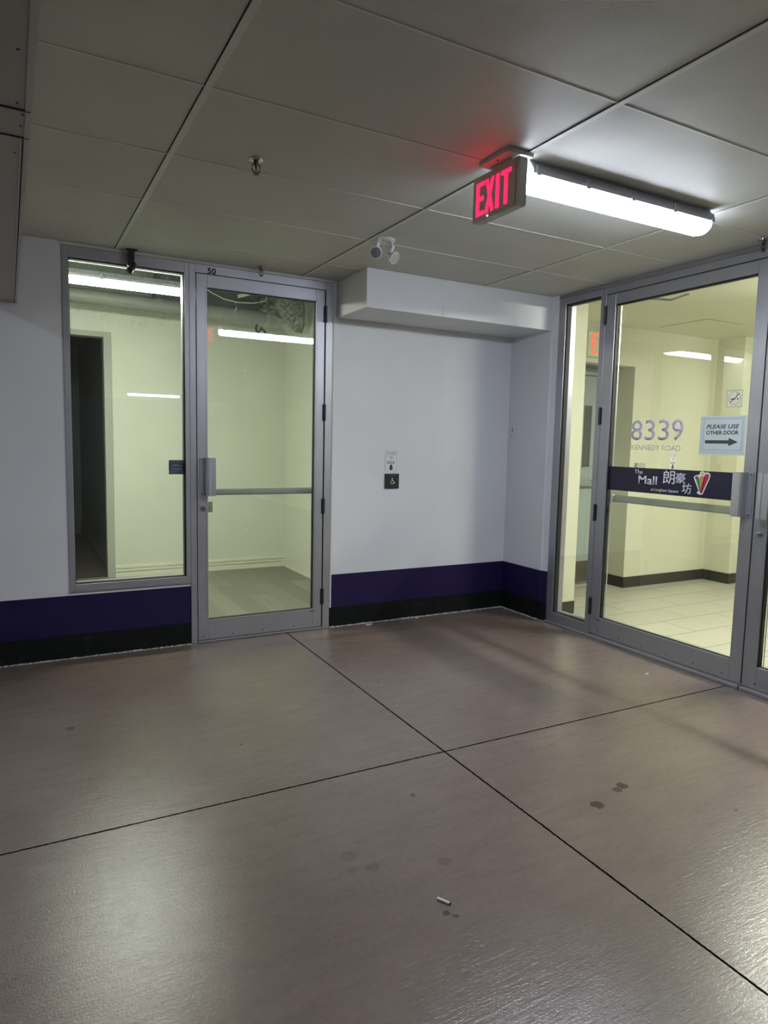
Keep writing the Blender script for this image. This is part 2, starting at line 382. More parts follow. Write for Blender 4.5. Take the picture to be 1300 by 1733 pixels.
# (the passage ceiling ends at the glazing; the lobby has its own)
struct('ceiling', box(B(), XS+0.111, 11, -17, -7.0, H, H+0.08), M_CEIL, 'grey white ceiling beyond the lobby, behind the viewer', 'ceiling')
bm = B(); P = 0.6096
XA, YC = 0.8127, -0.39
rnd = random.Random(3)
for i in range(-5, 4):
    x = XA + 2*P*i
    if x > XS: continue
    box(bm, x-0.012, x+0.012, -17, -0.003, H-0.0045, H+0.001, 0.0008, 1)
for j in range(-27, 1):
    y = YC + P*j
    for i in range(-6, 3):
        x0 = XA + 2*P*i + 0.012; x1 = min(x0 + 2*P - 0.024, XS-0.01)
        if x0 > XS: continue
        box(bm, x0, x1, y-0.0045, y+0.0045, H-0.0022, H+0.001)
obj('ceiling_grid', bm, M_GRID, ceil)
bm = B()                               # open gaps where boards sit off the grid
for i in range(-5, 4):
    x = XA + 2*P*i
    if x < XS: box(bm, x-0.0155, x-0.0122, -17, -0.003, H-0.0012, H+0.001)
for j in range(-27, 1):
    y = YC + P*j
    for i in range(-6, 3):
        if rnd.random() < 0.35 or (i, j) == (0, -2):
            x0 = XA + 2*P*i + 0.02; x1 = min(x0 + 2*P*(0.5+0.5*rnd.random()) - 0.03, XS-0.02)
            if x0 < XS-0.05: box(bm, x0, x1, y+0.0045, y+0.0075, H-0.001, H+0.001)
obj('board_gap', bm, M_GAP, ceil)
struct('ceiling', box(B(), XS+0.111, 11, -6.999, 0.6, H, H+0.08), M_LCEIL, 'cream lobby ceiling', 'ceiling')

# back wall of the passage with the openings for shop window and shop door
bm = B()
box(bm, -7, 0.505, 0, 0.12, 0, H)
box(bm, 0.505, 2.262, 0, 0.12, 2.512, H)
box(bm, 0.505, 1.25, 0, 0.12, 0, 0.425)
box(bm, 2.262, XS+0.1, 0, 0.12, 0, H)
struct('wall_back', bm, M_WALL, 'white wall with a purple painted band round the shop window and door', 'wall')
# return wall with its rounded corner bead
bm = B(); prism(bm, [(XR, 0.0), (XR, -0.470), (XR+0.003, -0.477), (XR+0.010, -0.482), (XS-0.002, -0.530), (XS+0.09, -0.530), (XS+0.09, 0.0)], 0, H)
struct('wall_right', bm, M_WALL, 'short white return wall with a purple band beside the entrance glazing', 'wall')
struct('wall_right', box(B(), XS, XS+0.12, -7, -3.452, 0, H), M_WALL, 'white wall beyond the entrance doors', 'wall')

# baseboards and the crumbly caulk under them
def baseboard(name, segs, z1, m, label, caulk=True, th=0.006):
    bm = B()
    for (x0, y0, x1, y1, nx, ny) in segs:
        prism(bm, [(x0, y0), (x1, y1), (x1+nx*th, y1+ny*th), (x0+nx*th, y0+ny*th)], 0.0, z1)
    o = struct(name, bm, m, label, 'baseboard')
    if caulk:
        bm = B(); r = random.Random(5)
        for (x0, y0, x1, y1, nx, ny) in segs:
            L = math.hypot(x1-x0, y1-y0); n = max(2, int(L/0.018)); prev = None
            for k in range(n+1):
                a = k/n; x = x0+(x1-x0)*a; y = y0+(y1-y0)*a; w_ = th+0.004+0.010*r.random()**2; h_ = 0.003+0.005*r.random()
                ring = [bm.verts.new((x+nx*th*0.8, y+ny*th*0.8, 0.0)), bm.verts.new((x+nx*(th+w_), y+ny*(th+w_), 0.0004)), bm.verts.new((x+nx*th*0.8, y+ny*th*0.8, h_))]
                if prev:
                    for q in range(3): bm.faces.new((prev[q], prev[(q+1) % 3], ring[(q+1) % 3], ring[q]))
                prev = ring
        obj('caulk', bm, M_CAULK, o)
    return o
baseboard('baseboard_back', [(-7, 0, 1.245, 0, 0, -1)], 0.148, M_BASE, 'black vinyl baseboard under the shop window')
baseboard('baseboard_back', [(2.264, 0, XR, 0, 0, -1)], 0.148, M_BASE, 'black vinyl baseboard along the recessed wall beside the shop door')
baseboard('baseboard_right', [(XR, -0.006, XR, -0.478, -1, 0), (XR, -0.480, XS-0.004, -0.532, -0.7, -0.7)], 0.148, M_BASE, 'black vinyl baseboard on the short return wall')

# bulkhead over the recess
b = struct('trim_1', box(B(), 2.292, XS-0.02, -0.474, -0.001, 2.276, H-0.001, 0.002, 1), M_WHITE, 'white boxed bulkhead over the recessed wall', 'bulkhead')
bm = B(); box(bm, 2.892, 2.894, -0.4755, -0.4735, 2.277, 2.355); box(bm, 3.18, 3.184, -0.35, -0.12, 2.2752, 2.2765); obj('panel_joint', bm, M_GREYV, b)
# bulkhead along the left of the passage
bm = B(); prism(bm, [(0.06, -0.001), (0.262, -0.001), (0.283, -3.4), (0.29, -5.5), (0.06, -5.5)], 2.149, H-0.001)
b = struct('trim_2', bm, M_LEFTBULK, 'grey boxed-in bulkhead along the left side of the passage', 'bulkhead')
bm = B()
prism(bm, [(0.2495, -0.004), (0.2525, -0.004), (0.2655, -2.50), (0.2625, -2.50)], 2.1475, 2.1495)
obj('open_joint', bm, M_GAP, b)
bm = B(); prism(bm, [(0.2530, -0.003), (0.2640, -0.003), (0.2850, -3.4), (0.29, -5.4), (0.270, -5.4), (0.2665, -2.5)], 2.1462, 2.1500)
prism(bm, [(0.244, -0.004), (0.249, -0.004), (0.262, -2.50), (0.257, -2.50)], 2.1470, 2.1495)
obj('corner_bead', bm, mat('pale bead', (0.50, 0.49, 0.48), 0.5), b)
bm = B()
box(bm, 0.061, 0.277, -2.503, -2.499, 2.1455, 2.1505); box(bm, 0.061, 0.278, -2.672, -2.667, 2.1450, 2.1505)
for a, y in ((0.262, -2.64), (0.250, -2.70), (0.258, -2.57), (0.25, -2.95), (0.245, -2.38)): cyl(bm, (a, y, 2.1505), (a, y, 2.1478), 0.0035)
obj('board_seam', bm, M_HINGE, b)

# thin white trim between frame and ceiling over the shop front
struct('trim_3', box(B(), 0.50, 2.275, -0.010, -0.0005, 2.513, H-0.001, 0.001, 1), M_GRID, 'thin white trim strip above the shop front frame', 'trim')
struct('trim_4', box(B(), 2.2625, 2.277, -0.008, -0.0005, 0.15, 2.274, 0.002, 1), M_GRID, 'thin white edge strip beside the shop door frame', 'trim')

# ------------------------------------------------------------------ shop front frame and window
win = thing('window_1', (0.87, 0.04, 0.425), 'aluminium framed shop display window with smeared glass, left of the shop door', 'window', kind='structure')
bm = B(); F0, F1 = -0.006, 0.108
box(bm, 0.502, 0.538, F0, F1, 0.425, 2.512, 0.0015, 1)      # left jamb
box(bm, 1.217, 1.2455, F0, F1, 0.425, 2.512, 0.0015, 1)
box(bm, 0.538, 1.217, F0, F1, 2.446, 2.512, 0.0015, 1)
box(bm, 0.538, 1.217, F0, F1, 0.425, 0.468, 0.0015, 1)
obj('window_frame', bm, M_ALU, win)
bm = B(); g = 0.007
box(bm, 0.538, 1.217, 0.008, 0.05, 2.446-g, 2.446); box(bm, 0.538, 1.217, 0.008, 0.05, 0.468, 0.468+g*0.6)
box(bm, 0.538, 0.538+g*0.6, 0.008, 0.05, 0.47, 2.44); box(bm, 1.217-g, 1.217, 0.008, 0.05, 0.47, 2.44)
obj('gasket', bm, M_GASKET_GAP, win)
obj('window_pane', box(B(), 0.5395, 1.2165, 0.024, 0.030, 0.4685, 2.445), M_GLASSS, win)
bm = B(); box(bm, 0.500, 1.250, -0.012, 0.02, 0.4185, 0.425, 0.001, 1); obj('window_sill', bm, M_ALU2, win)
bm = B()
for x in (0.56, 0.87, 1.19): cyl(bm, (x, F0-0.001, 0.436), (x, F0+0.002, 0.436), 0.003)
obj('screw', bm, M_HINGE, win)

# shop door
dr = thing('door_1', (1.75, 0.03, 0.0), 'aluminium and glass shop door with number 50 above, beside the display window', 'door', kind='structure')
bm = B()
box(bm, 1.2465, 1.286, F0, F1, 0, 2.512, 0.0015, 1)
box(bm, 2.208, 2.262, F0, F1, 0, 2.512, 0.0015, 1)
box(bm, 1.286, 2.208, F0, F1, 2.458, 2.512, 0.0015, 1)
box(bm, 1.286, 1.290, 0.05, 0.075, 0, 2.458); box(bm, 2.190, 2.208, 0.05, 0.075, 0, 2.458); box(bm, 1.29, 2.19, 0.05, 0.075, 2.44, 2.458)
obj('door_frame', bm, M_ALU, dr)
def leaf(x0, x1, z0, z1, gx0, gx1, gz0, gz1, y0, y1):
    bm = B()
    box(bm, x0, gx0, y0, y1, z0, z1, 0.0015, 1); box(bm, gx1, x1, y0, y1, z0, z1, 0.0015, 1)
    box(bm, gx0, gx1, y0, y1, gz1, z1, 0.0012, 1); box(bm, gx0, gx1, y0, y1, z0, gz0, 0.0012, 1)
    return bm
def gasket(x0, x1, z0, z1, y0, y1, g=0.0045, st=0.006):
    bm = B(); box(bm, x0, x1, y0, y1, z1-g, z1); box(bm, x0, x1, y0, y1, z0, z0+g*0.7); box(bm, x0, x0+g*0.5, y0, y1, z0, z1); box(bm, x1-g*0.8, x1, y0, y1, z0, z1); return bm
obj('door_leaf', leaf(1.2925, 2.199, 0.018, 2.454, 1.362, 2.131, 0.155, 2.372, -0.004, 0.042), M_ALU, dr)
bm = B()                                                      # glazing bead, one step in from the stiles
box(bm, 1.350, 2.143, -0.0055, -0.0035, 2.3775, 2.3795); box(bm, 1.350, 1.3515, -0.0055, -0.0035, 0.15, 2.38); box(bm, 2.1415, 2.143, -0.0055, -0.0035, 0.15, 2.38); box(bm, 1.35, 2.143, -0.0055, -0.0035, 0.148, 0.150)
obj('glazing_bead', bm, M_ALU2, dr)
obj('gasket', gasket(1.362, 2.131, 0.155, 2.372, 0.006, 0.036), M_GASKET_GAP, dr)
obj('door_pane', box(B(), 1.3625, 2.1305, 0.016, 0.022, 0.1555, 2.3715), M_GLASSS, dr)

def pull(parent, to_world, m=M_HANDLE):
    """bent-plate pull: u runs along the door towards the grip, v out from the face"""
    prof = [(0.0, 0.0), (0.034, 0.0), (0.034, 0.036), (0.040, 0.046), (0.047, 0.049), (0.056, 0.049), (0.060, 0.0455), (0.092, 0.0455), (0.095, 0.048), (0.095, 0.0510), (0.060, 0.0515), (0.056, 0.0545), (0.046, 0.0545), (0.037, 0.051), (0.0295, 0.040), (0.0295, 0.0045), (0.0, 0.0045)]
    bm = B(); pts = [to_world(u, v) for u, v in prof]; prism(bm, pts, 1.008, 1.264)
    o = obj('pull_handle', bm, m, parent)
    bm = B()
    for z in (1.02, 1.252):
        a = to_world(0.012, 0.004); c_ = to_world(0.012, 0.0065); cyl(bm, (a[0], a[1], z), (c_[0], c_[1], z), 0.0045)
    obj('handle_screw', bm, M_HINGE, o)
    return o
pull(dr, lambda u, v: (1.308+u, -0.004-v))
def lock(parent, c, n):
    bm = B(); c = Vector(c); n = Vector(n)
    lathe(bm, [(0.021, 0.0), (0.021, 0.003), (0.017, 0.008), (0.012, 0.009), (0.0118, 0.006), (0.001, 0.006)], c, n, 32)
    o = obj('lock_cylinder', bm, M_CHROME, parent, True)
    bm = B(); q = n.cross(Vector((0, 0, 1)))*0.0012
    a = c + n*0.0062
    for s in (1,):
        vs = [a-q+Vector((0, 0, -0.007)), a+q+Vector((0, 0, -0.007)), a+q+Vector((0, 0, 0.007)), a-q+Vector((0, 0, 0.007))]
        lo = [bm.verts.new(v) for v in vs]; hi = [bm.verts.new(v+n*0.0008) for v in vs]; bm.faces.new(lo); bm.faces.new(hi)
        for i in range(4): bm.faces.new((lo[i], lo[(i+1) % 4], hi[(i+1) % 4], hi[i]))
    obj('keyway', bm, M_BLACK, o)
lock(dr, (1.331, -0.004, 0.924), (0, -1, 0))
obj('lock_case', box(B(), 1.366, 1.403, 0.030, 0.050, 0.892, 0.965, 0.002, 1), mat('grey green lock case', (0.33, 0.36, 0.29), 0.5), dr)
bm = B(); box(bm, 1.335, 2.185, 0.075, 0.105, 1.003, 1.047, 0.010, 3); box(bm, 1.330, 1.350, 0.042, 0.085, 1.000, 1.050, 0.003, 1); box(bm, 2.150, 2.188, 0.042, 0.085, 0.998, 1.052, 0.003, 1)
obj('push_bar', bm, M_BAR, dr)
def hinge(parent, p0, z0, z1, ax):
    bm = B(); n = 5; h = (z1-z0)/n
    for k in range(n): cyl(bm, (p0[0], p0[1], z0+k*h+0.0015), (p0[0], p0[1], z0+(k+1)*h-0.0015), 0.0085, seg=14)
    cyl(bm, (p0[0], p0[1], z0-0.006), (p0[0], p0[1], z1+0.006), 0.005, seg=10)
    if ax == 'x': box(bm, p0[0]-0.014, p0[0]+0.014, p0[1]+0.004, p0[1]+0.009, z0, z1)
    else: box(bm, p0[0]+0.004, p0[0]+0.009, p0[1]-0.014, p0[1]+0.014, z0, z1)
    return obj('hinge', bm, M_HINGE, parent, True)
for z0, z1 in ((2.232, 2.348), (1.538, 1.654), (0.862, 0.972), (0.185, 0.300)): hinge(dr, (2.2035, -0.011), z0, z1, 'x')
bm = B()
for x in (1.33, 1.53, 1.75, 1.98, 2.17): cyl(bm, (x, -0.006, 0.042), (x, -0.003, 0.042), 0.0042)
obj('screw', bm, M_HINGE, dr)
bm = text_bm('50', (0, -0.0062, 0), (1, 0, 0), (0, 0, 1), 1.364, 1.421, 2.459, 2.497, bold=0.03); obj('door_number', bm, M_INK, dr)
obj('threshold', box(B(), 1.287, 2.207, -0.012, 0.10, 0.0, 0.012, 0.003, 1), M_ALU2, dr)
bm = B(); box(bm, 2.1995, 2.2078, 0.002, 0.04, 0.02, 2.457); box(bm, 1.2865, 2.2, 0.002, 0.04, 2.4545, 2.4578); obj('leaf_gap_shade', bm, M_GASKET_GAP, dr)  # black strips stand in for the shade in the shop door gaps
obj('maker_plate', box(B(), 2.105, 2.142, -0.0055, -0.0035, 0.136, 0.142), M_HINGE, dr)

# ------------------------------------------------------------------ entrance glazing (plane x = XS)
sd = thing('window_2', (XS+0.05, -0.76, 0), 'narrow aluminium framed sidelight left of the entrance doors', 'window', kind='structure')
G0, G1 = XS, XS+0.108
def bx2(bm, y0, y1, z0, z1, x0=G0, x1=G1, bev=0.0015): return box(bm, x0, x1, min(y0, y1), max(y0, y1), z0, z1, bev, 1)
bm = B()
bx2(bm, -0.531, -0.600, 0.0, 2.505); bx2(bm, -0.950, -1.001, 0.0, 2.505); bx2(bm, -0.600, -0.950, 2.457, 2.505); bx2(bm, -0.600, -0.950, 0.0, 0.088)
obj('window_frame', bm, M_ALU2, sd)
bm = B(); bx2(bm, -0.600, -0.610, 0.088, 2.457, XS+0.012, XS+0.05, 0); bx2(bm, -0.945, -0.950, 0.088, 2.457, XS+0.012, XS+0.05, 0); bx2(bm, -0.6, -0.95, 2.444, 2.457, XS+0.012, XS+0.05, 0); bx2(bm, -0.6, -0.95, 0.088, 0.094, XS+0.012, XS+0.05, 0)
obj('gasket', bm, M_GASKET_GAP, sd)
obj('window_pane', box(B(), XS+0.030, XS+0.036, -0.949, -0.601, 0.0885, 2.4565), M_GLASS, sd)
struct('trim_5', box(B(), XS-0.004, XS+0.11, -3.45, -0.531, 2.5055, H-0.0005, 0.001, 1), mat('dusty grey closure strip', (0.22, 0.21, 0.21), 0.6), 'dark grey closure strip between the entrance frame and ceiling', 'trim')

def entrance_door(name, ya, yb, ga, gb, hinged, label):
    """leaf between ya (nearer the sidelight) and yb"""
    d = thing(name, (XS+0.03, (ya+yb)/2, 0), label, 'door', kind='structure')
    bm = B(); x0, x1 = XS-0.003, XS+0.042
    bx2(bm, ya, ga, 0.030, 2.450, x0, x1); bx2(bm, gb, yb, 0.030, 2.450, x0, x1); bx2(bm, ga, gb, 2.378, 2.450, x0, x1, 0.0012); bx2(bm, ga, gb, 0.030, 0.156, x0, x1, 0.0012)
    obj('door_leaf', bm, M_ALU2, d)
    bm = B(); a, b_ = XS+0.008, XS+0.034
    bx2(bm, ga, gb, 2.369, 2.378, a, b_, 0); bx2(bm, ga, gb, 0.156, 0.160, a, b_, 0); bx2(bm, ga, ga-0.008, 0.156, 2.378, a, b_, 0); bx2(bm, gb, gb+0.004, 0.156, 2.378, a, b_, 0)
    obj('gasket', bm, M_GASKET_GAP, d)
    bm = B(); bx2(bm, ga-0.012, ga-0.016, 0.160, 2.369, XS+0.036, XS+0.044, 0); obj('glazing_bead', bm, M_HANDLE, d)
    obj('door_pane', box(B(), XS+0.018, XS+0.024, gb+0.0005, ga-0.0005, 0.1565, 2.3775), M_GLASS, d)
    bm = B(); lo, hi = min(ga, gb), max(ga, gb); box(bm, XS+0.072, XS+0.102, lo-0.01, hi+0.01, 1.003, 1.052, 0.010, 3)
    box(bm, XS+0.042, XS+0.082, lo-0.02, lo+0.012, 1.0, 1.055, 0.003, 1); box(bm, XS+0.042, XS+0.082, hi-0.012, hi+0.02, 1.0, 1.055, 0.003, 1)
    obj('push_bar', bm, M_BAR, d)
    bm = B(); n = 6
    for k in range(n):
        y = ya + (yb-ya)*(k+0.4)/n; cyl(bm, (x0-0.002, y, 0.058), (x0+0.001, y, 0.058), 0.0042)
    obj('screw', bm, M_HINGE, d)
    for z0, z1 in ((2.250, 2.376), (1.553, 1.668), (0.862, 0.976), (0.170, 0.290)): hinge(d, (XS-0.011, hinged), z0, z1, 'y')
    if yb > -3: obj('meeting_gap_shade', box(B(), XS+0.003, XS+0.04, yb-0.0065, yb-0.0003, 0.03, 2.45), M_GASKET_GAP, d)  # black strip paints the dark gap between the two leaves
    obj('threshold', box(B(), XS-0.028, XS+0.09, min(ya, yb), max(ya, yb), 0.0, 0.022, 0.003, 1), M_ALU2, d)
    return d
d2 = entrance_door('door_2', -1.006, -2.196, -1.090, -2.119, -1.002, 'entrance door nearest the sidelight, with purple banner across its glass')
d3 = entrance_door('door_3', -2.203, -3.393, -2.286, -3.31, -3.398, 'entrance door at the right edge of the picture, with keyed lock')
bm = B(); bx2(bm, -1.001, -3.45, 2.457, 2.505); bx2(bm, -3.40, -3.45, 0, 2.457); obj('door_frame', bm, M_ALU2, d2)
bm = B(); bx2(bm, -1.0005, -3.40, 2.4505, 2.4575, XS+0.001, XS+0.04, 0); bx2(bm, -1.0012, -1.0058, 0.03, 2.45, XS+0.001, XS+0.04, 0); obj('head_gap_shade', bm, M_GASKET_GAP, d2)  # black fill paints the shade in the head and mullion gaps
pull(d2, lambda u, v: (XS-0.003-v, -2.183+u), M_HANDLE)
pull(d3, lambda u, v: (XS-0.003-v, -2.212-u), M_HANDLE)
lock(d3, (XS-0.003, -2.243, 0.916), (-1, 0, 0))
bm = B(); tube(bm, [(XS+0.06, -1.62, 2.36), (XS+0.30, -1.30, 2.405)], 0.008); tube(bm, [(XS+0.30, -1.30, 2.405), (XS+0.13, -1.05, 2.45)], 0.008); box(bm, XS+0.045, XS+0.075, -1.66, -1.10, 2.383, 2.44, 0.004, 1)
obj('closer_arm', bm, M_BAR, d2)
obj('maker_plate', box(B(), XS-0.0045, XS-0.003, -1.10, -1.055, 0.140, 0.146), M_HINGE, d2)
# right hand side of the lobby floor threshold strip
struct('trim_6', box(B(), XS-0.014, XS+0.11, -1.0055, -0.531, 0.0, 0.010, 0.002, 1), M_ALU2, 'aluminium sill under the sidelight', 'sill')

# ------------------------------------------------------------------ shop interior
bm = B()
box(bm, 1.055, 2.96, 2.54, 2.66, 0, 2.745); box(bm, 0.30, 1.055, 2.54, 2.66, 2.385, 2.745); box(bm, 0.12, 0.30, 2.54, 2.66, 0, 2.745)
struct('wall_back', bm, M_SHOPWALL, 'cream back wall of the shop with an open doorway', 'wall')
struct('wall_back', box(B(), 0.12, 2.96, 2.545, 2.66, 2.7455, 3.3), wall_mat('darker upper wall', (0.20, 0.22, 0.17)), 'grey green darker upper wall above the cream shop back wall', 'wall')  # upper back wall in a darker tone than the cream below
struct('wall_right', box(B(), 2.842, 2.96, 0.121, 2.539, 0, 3.3), M_SHOPWALL, 'cream side wall of the shop seen through its door', 'wall')
struct('wall_left', box(B(), 0.0, 0.119, 0.121, 2.539, 0, 3.3), M_SHOPWALL, 'cream left side wall inside the shop', 'wall')
struct('ceiling', box(B(), 0.0, 2.96, 0.121, 6.6, 3.3, 3.4), M_DUCT, 'dark unfinished slab above the shop', 'ceiling')
struct('wall_front', box(B(), 0.12, 2.841, 0.121, 0.20, 2.62, 3.3), M_SHOPWALL, 'cream wall above the shop front, inside', 'wall')
# ribbed white baseboards
def ribbed(bm, x0, y0, x1, y1, nx, ny):
    for (a, b_, th) in ((0.0, 0.050, 0.022), (0.050, 0.058, 0.003), (0.058, 0.081, 0.020), (0.081, 0.089, 0.003), (0.089, 0.108, 0.016), (0.108, 0.120, 0.006)):
        prism(bm, [(x0, y0), (x1, y1), (x1+nx*th, y1+ny*th), (x0+nx*th, y0+ny*th)], a, b_)
M_RIB = mat('cream moulded baseboard', (0.80, 0.80, 0.62), 0.4)
bm = B(); ribbed(bm, 1.078, 2.539, 2.841, 2.539, 0, -1); struct('baseboard_back', bm, M_RIB, 'cream ribbed baseboard on the shop back wall', 'baseboard')
bm = B(); prism(bm, [(2.841, 2.52), (2.841, 0.122), (2.832, 0.122), (2.832, 2.52)], 0, 0.022); struct('baseboard_right', bm, M_RIB, 'low cream strip along the shop side wall', 'baseboard')
def scuffs(parent, m, plane, items):
    for k, (u, z, w_, h_, a) in enumerate(items):
        bm = B(); rr = random.Random(40+k); n = 8; pts = []
        for i in range(n):
            q = 2*math.pi*i/n; du = w_*math.cos(q)*(0.5+0.5*rr.random()); dz = h_*math.sin(q)*(0.5+0.5*rr.random())
            pts.append((u+du*math.cos(a)-dz*math.sin(a), z+du*math.sin(a)+dz*math.cos(a)))
        if plane[0] == 'y': prism(bm, pts, plane[1]-0.0012, plane[1]+0.0005, 'y')
        else: prism(bm, pts, plane[1]-0.0012, plane[1]+0.0005, 'x')
        obj('scuff_mark', bm, m, parent)
M_TAPE = mat('pale tape residue', (0.85, 0.86, 0.78), 0.5); M_MARK = mat('dark scuff', (0.12, 0.12, 0.12), 0.7)
sw = [o_ for o_ in COL.objects if o_.name.startswith('wall_back')][-2]
scuffs(sw, M_TAPE, ('y', 2.54), [(1.655, 2.33, .030, .010, .5), (2.40, 2.12, .020, .016, 0), (2.66, 2.10, .022, .008, .9), (2.42, 0.42, .022, .012, .8), (1.72, 1.80, .006, .02, 0), (2.2, 0.44, .012, .008, .2)])
scuffs(bpy.data.objects['wall_right'], M_MARK, ('x', XR), [(-0.055, 1.52, .006, .030, 0), (-0.05, 1.47, .005, .012, 0)])
# doorway to the dim back room
dw = thing('door_4', (0.68, 2.55, 0), 'open doorway in the shop back wall to a dim back room', 'doorway', kind='structure')
bm = B(); box(bm, 1.008, 1.077, 2.528, 2.67, 0, 2.385, 0.002, 1); box(bm, 0.30, 1.008, 2.528, 2.67, 2.335, 2.385, 0.002, 1); box(bm, 0.30, 0.34, 2.528, 2.67, 0, 2.335, 0.002, 1)
obj('door_frame', bm, M_WOODTRIM, dw)
bm = B(); box(bm, 1.000, 1.008, 2.60, 2.615, 0, 2.335); obj('door_stop', bm, M_GASKET_GAP, dw)
bm = B(); box(bm, 0.997, 1.0065, 2.53, 2.56, 0.92, 1.02); obj('strike_plate', bm, M_HINGE, dw)
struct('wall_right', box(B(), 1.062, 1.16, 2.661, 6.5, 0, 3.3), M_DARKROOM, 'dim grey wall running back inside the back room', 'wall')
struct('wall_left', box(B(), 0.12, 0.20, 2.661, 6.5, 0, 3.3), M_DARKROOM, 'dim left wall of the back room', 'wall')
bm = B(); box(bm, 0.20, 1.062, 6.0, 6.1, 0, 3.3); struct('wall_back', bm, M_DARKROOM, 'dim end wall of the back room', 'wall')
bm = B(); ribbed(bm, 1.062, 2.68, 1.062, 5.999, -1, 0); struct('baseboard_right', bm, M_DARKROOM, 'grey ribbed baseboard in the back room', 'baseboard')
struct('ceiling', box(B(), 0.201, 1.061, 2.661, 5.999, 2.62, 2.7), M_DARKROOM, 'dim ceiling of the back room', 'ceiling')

# ------------------------------------------------------------------ lobby
bm = B()
box(bm, 5.52, 6.735, 0.13, 0.25, 0, H); box(bm, 4.31, 5.52, 0.13, 0.25, 2.17, H); box(bm, 6.735, 11, -0.17, -0.05, 0, H); box(bm, 6.735, 6.85, -0.05, 0.13, 0, H)
struct('wall_back', bm, M_LOBBYWALL, 'cream lobby wall with a pilaster step', 'wall')
struct('wall_left', box(B(), XS+0.11, 4.305, -0.44, 0.6, 0, H), M_LOBBYWALL, 'cream wall stub just inside the entrance', 'wall')
bm = B(); box(bm, 5.52, 5.62, 0.25, 0.52, 0, H); box(bm, 4.305, 4.36, 0.49, 0.55, 0, H); box(bm, 4.36, 5.56, 0.49, 0.55, 2.17, H)
struct('wall_right', bm, M_LOBBYWALL, 'cream reveal beside the grey steel door', 'wall')
struct('wall_right', box(B(), 10.9, 11.0, -6.9, -0.171, 0, H), M_LOBBYWALL, 'far end wall of the lobby', 'wall')
struct('wall_front', box(B(), XS+0.13, 11, -7.0, -6.9, 0, H), M_LOBBYWALL, 'front side wall of the lobby', 'wall')
baseboard('baseboard_back', [(5.514, 0.13, 6.735, 0.13, 0, -1), (6.729, 0.124, 6.729, -0.170, -1, 0), (6.729, -0.170, 10.9, -0.170, 0, -1)], 0.108, M_LBASE, 'dark vinyl baseboard along the cream lobby wall', False)
baseboard('baseboard_right', [(5.519, 0.124, 5.519, 0.488, -1, 0)], 0.108, M_LBASE, 'dark baseboard in the reveal by the steel door', False)
baseboard('baseboard_left', [(XS+0.115, -0.441, 4.306, -0.441, 0, -1)], 0.108, M_LBASE, 'dark baseboard on the wall stub inside the entrance', False)
# steel door
sdoor = thing('door_5', (4.95, 0.47, 0), 'blue grey steel door with a narrow vision panel, inside the lobby', 'door', kind='structure')
bm = B(); box(bm, 4.37, 4.45, 0.45, 0.488, 0, 2.165, 0.002, 1); box(bm, 5.45, 5.515, 0.45, 0.488, 0, 2.165, 0.002, 1); box(bm, 4.45, 5.45, 0.45, 0.488, 2.10, 2.165, 0.002, 1); obj('door_frame', bm, M_DOORGREY, sdoor)
bm = B(); box(bm, 4.455, 5.20, 0.462, 0.485, 0.01, 2.09, 0.001, 1); box(bm, 5.31, 5.445, 0.462, 0.485, 0.01, 2.09, 0.001, 1); box(bm, 5.2, 5.31, 0.462, 0.485, 0.01, 1.19, 0.001, 1); box(bm, 5.2, 5.31, 0.462, 0.485, 1.80, 2.09, 0.001, 1); obj('door_leaf', bm, M_DOORGREY, sdoor)
bm = B(); box(bm, 5.19, 5.202, 0.452, 0.464, 1.18, 1.81); box(bm, 5.308, 5.32, 0.452, 0.464, 1.18, 1.81); box(bm, 5.19, 5.32, 0.452, 0.464, 1.80, 1.812); box(bm, 5.19, 5.32, 0.452, 0.464, 1.178, 1.19); obj('vision_frame', bm, M_DOORGREY, sdoor)
obj('vision_pane', box(B(), 5.202, 5.308, 0.470, 0.476, 1.19, 1.80), mat('dark wired glass', (0.10, 0.11, 0.09), 0.15), sdoor)
obj('kick_plate', box(B(), 4.47, 5.43, 0.458, 0.462, 0.02, 0.235), M_KICK, sdoor)
bm = B(); box(bm, 4.52, 5.40, 0.40, 0.425, 1.00, 1.05, 0.008, 2); box(bm, 5.34, 5.41, 0.42, 0.462, 0.99, 1.06, 0.004, 1); box(bm, 4.50, 4.56, 0.42, 0.462, 0.99, 1.06, 0.004, 1); obj('push_bar', bm, M_BAR, sdoor)

# lobby ceiling hatch
hx0, hx1, hy0, hy1 = 5.613, 6.104, -0.56, -0.05
bm = B(); box(bm, hx0+0.003, hx1-0.003, hy0+0.003, hy1-0.003, H-0.003, H-0.0005)
ht = thing('ceiling_hatch', ((hx0+hx1)/2, (hy0+hy1)/2, H), 'square cream access hatch in the lobby ceiling', 'hatch')
obj('hatch_panel', bm, M_LCEIL, ht)
bm = B(); e = 0.004
box(bm, hx0, hx1, hy0, hy0+e, H-0.002, H); box(bm, hx0, hx1, hy1-e, hy1, H-0.002, H); box(bm, hx0, hx0+e, hy0, hy1, H-0.002, H); box(bm, hx1-e, hx1, hy0, hy1, H-0.002, H)
obj('hatch_gap', bm, mat('hatch shadow gap', (0.12, 0.12, 0.08), 0.9), ht)

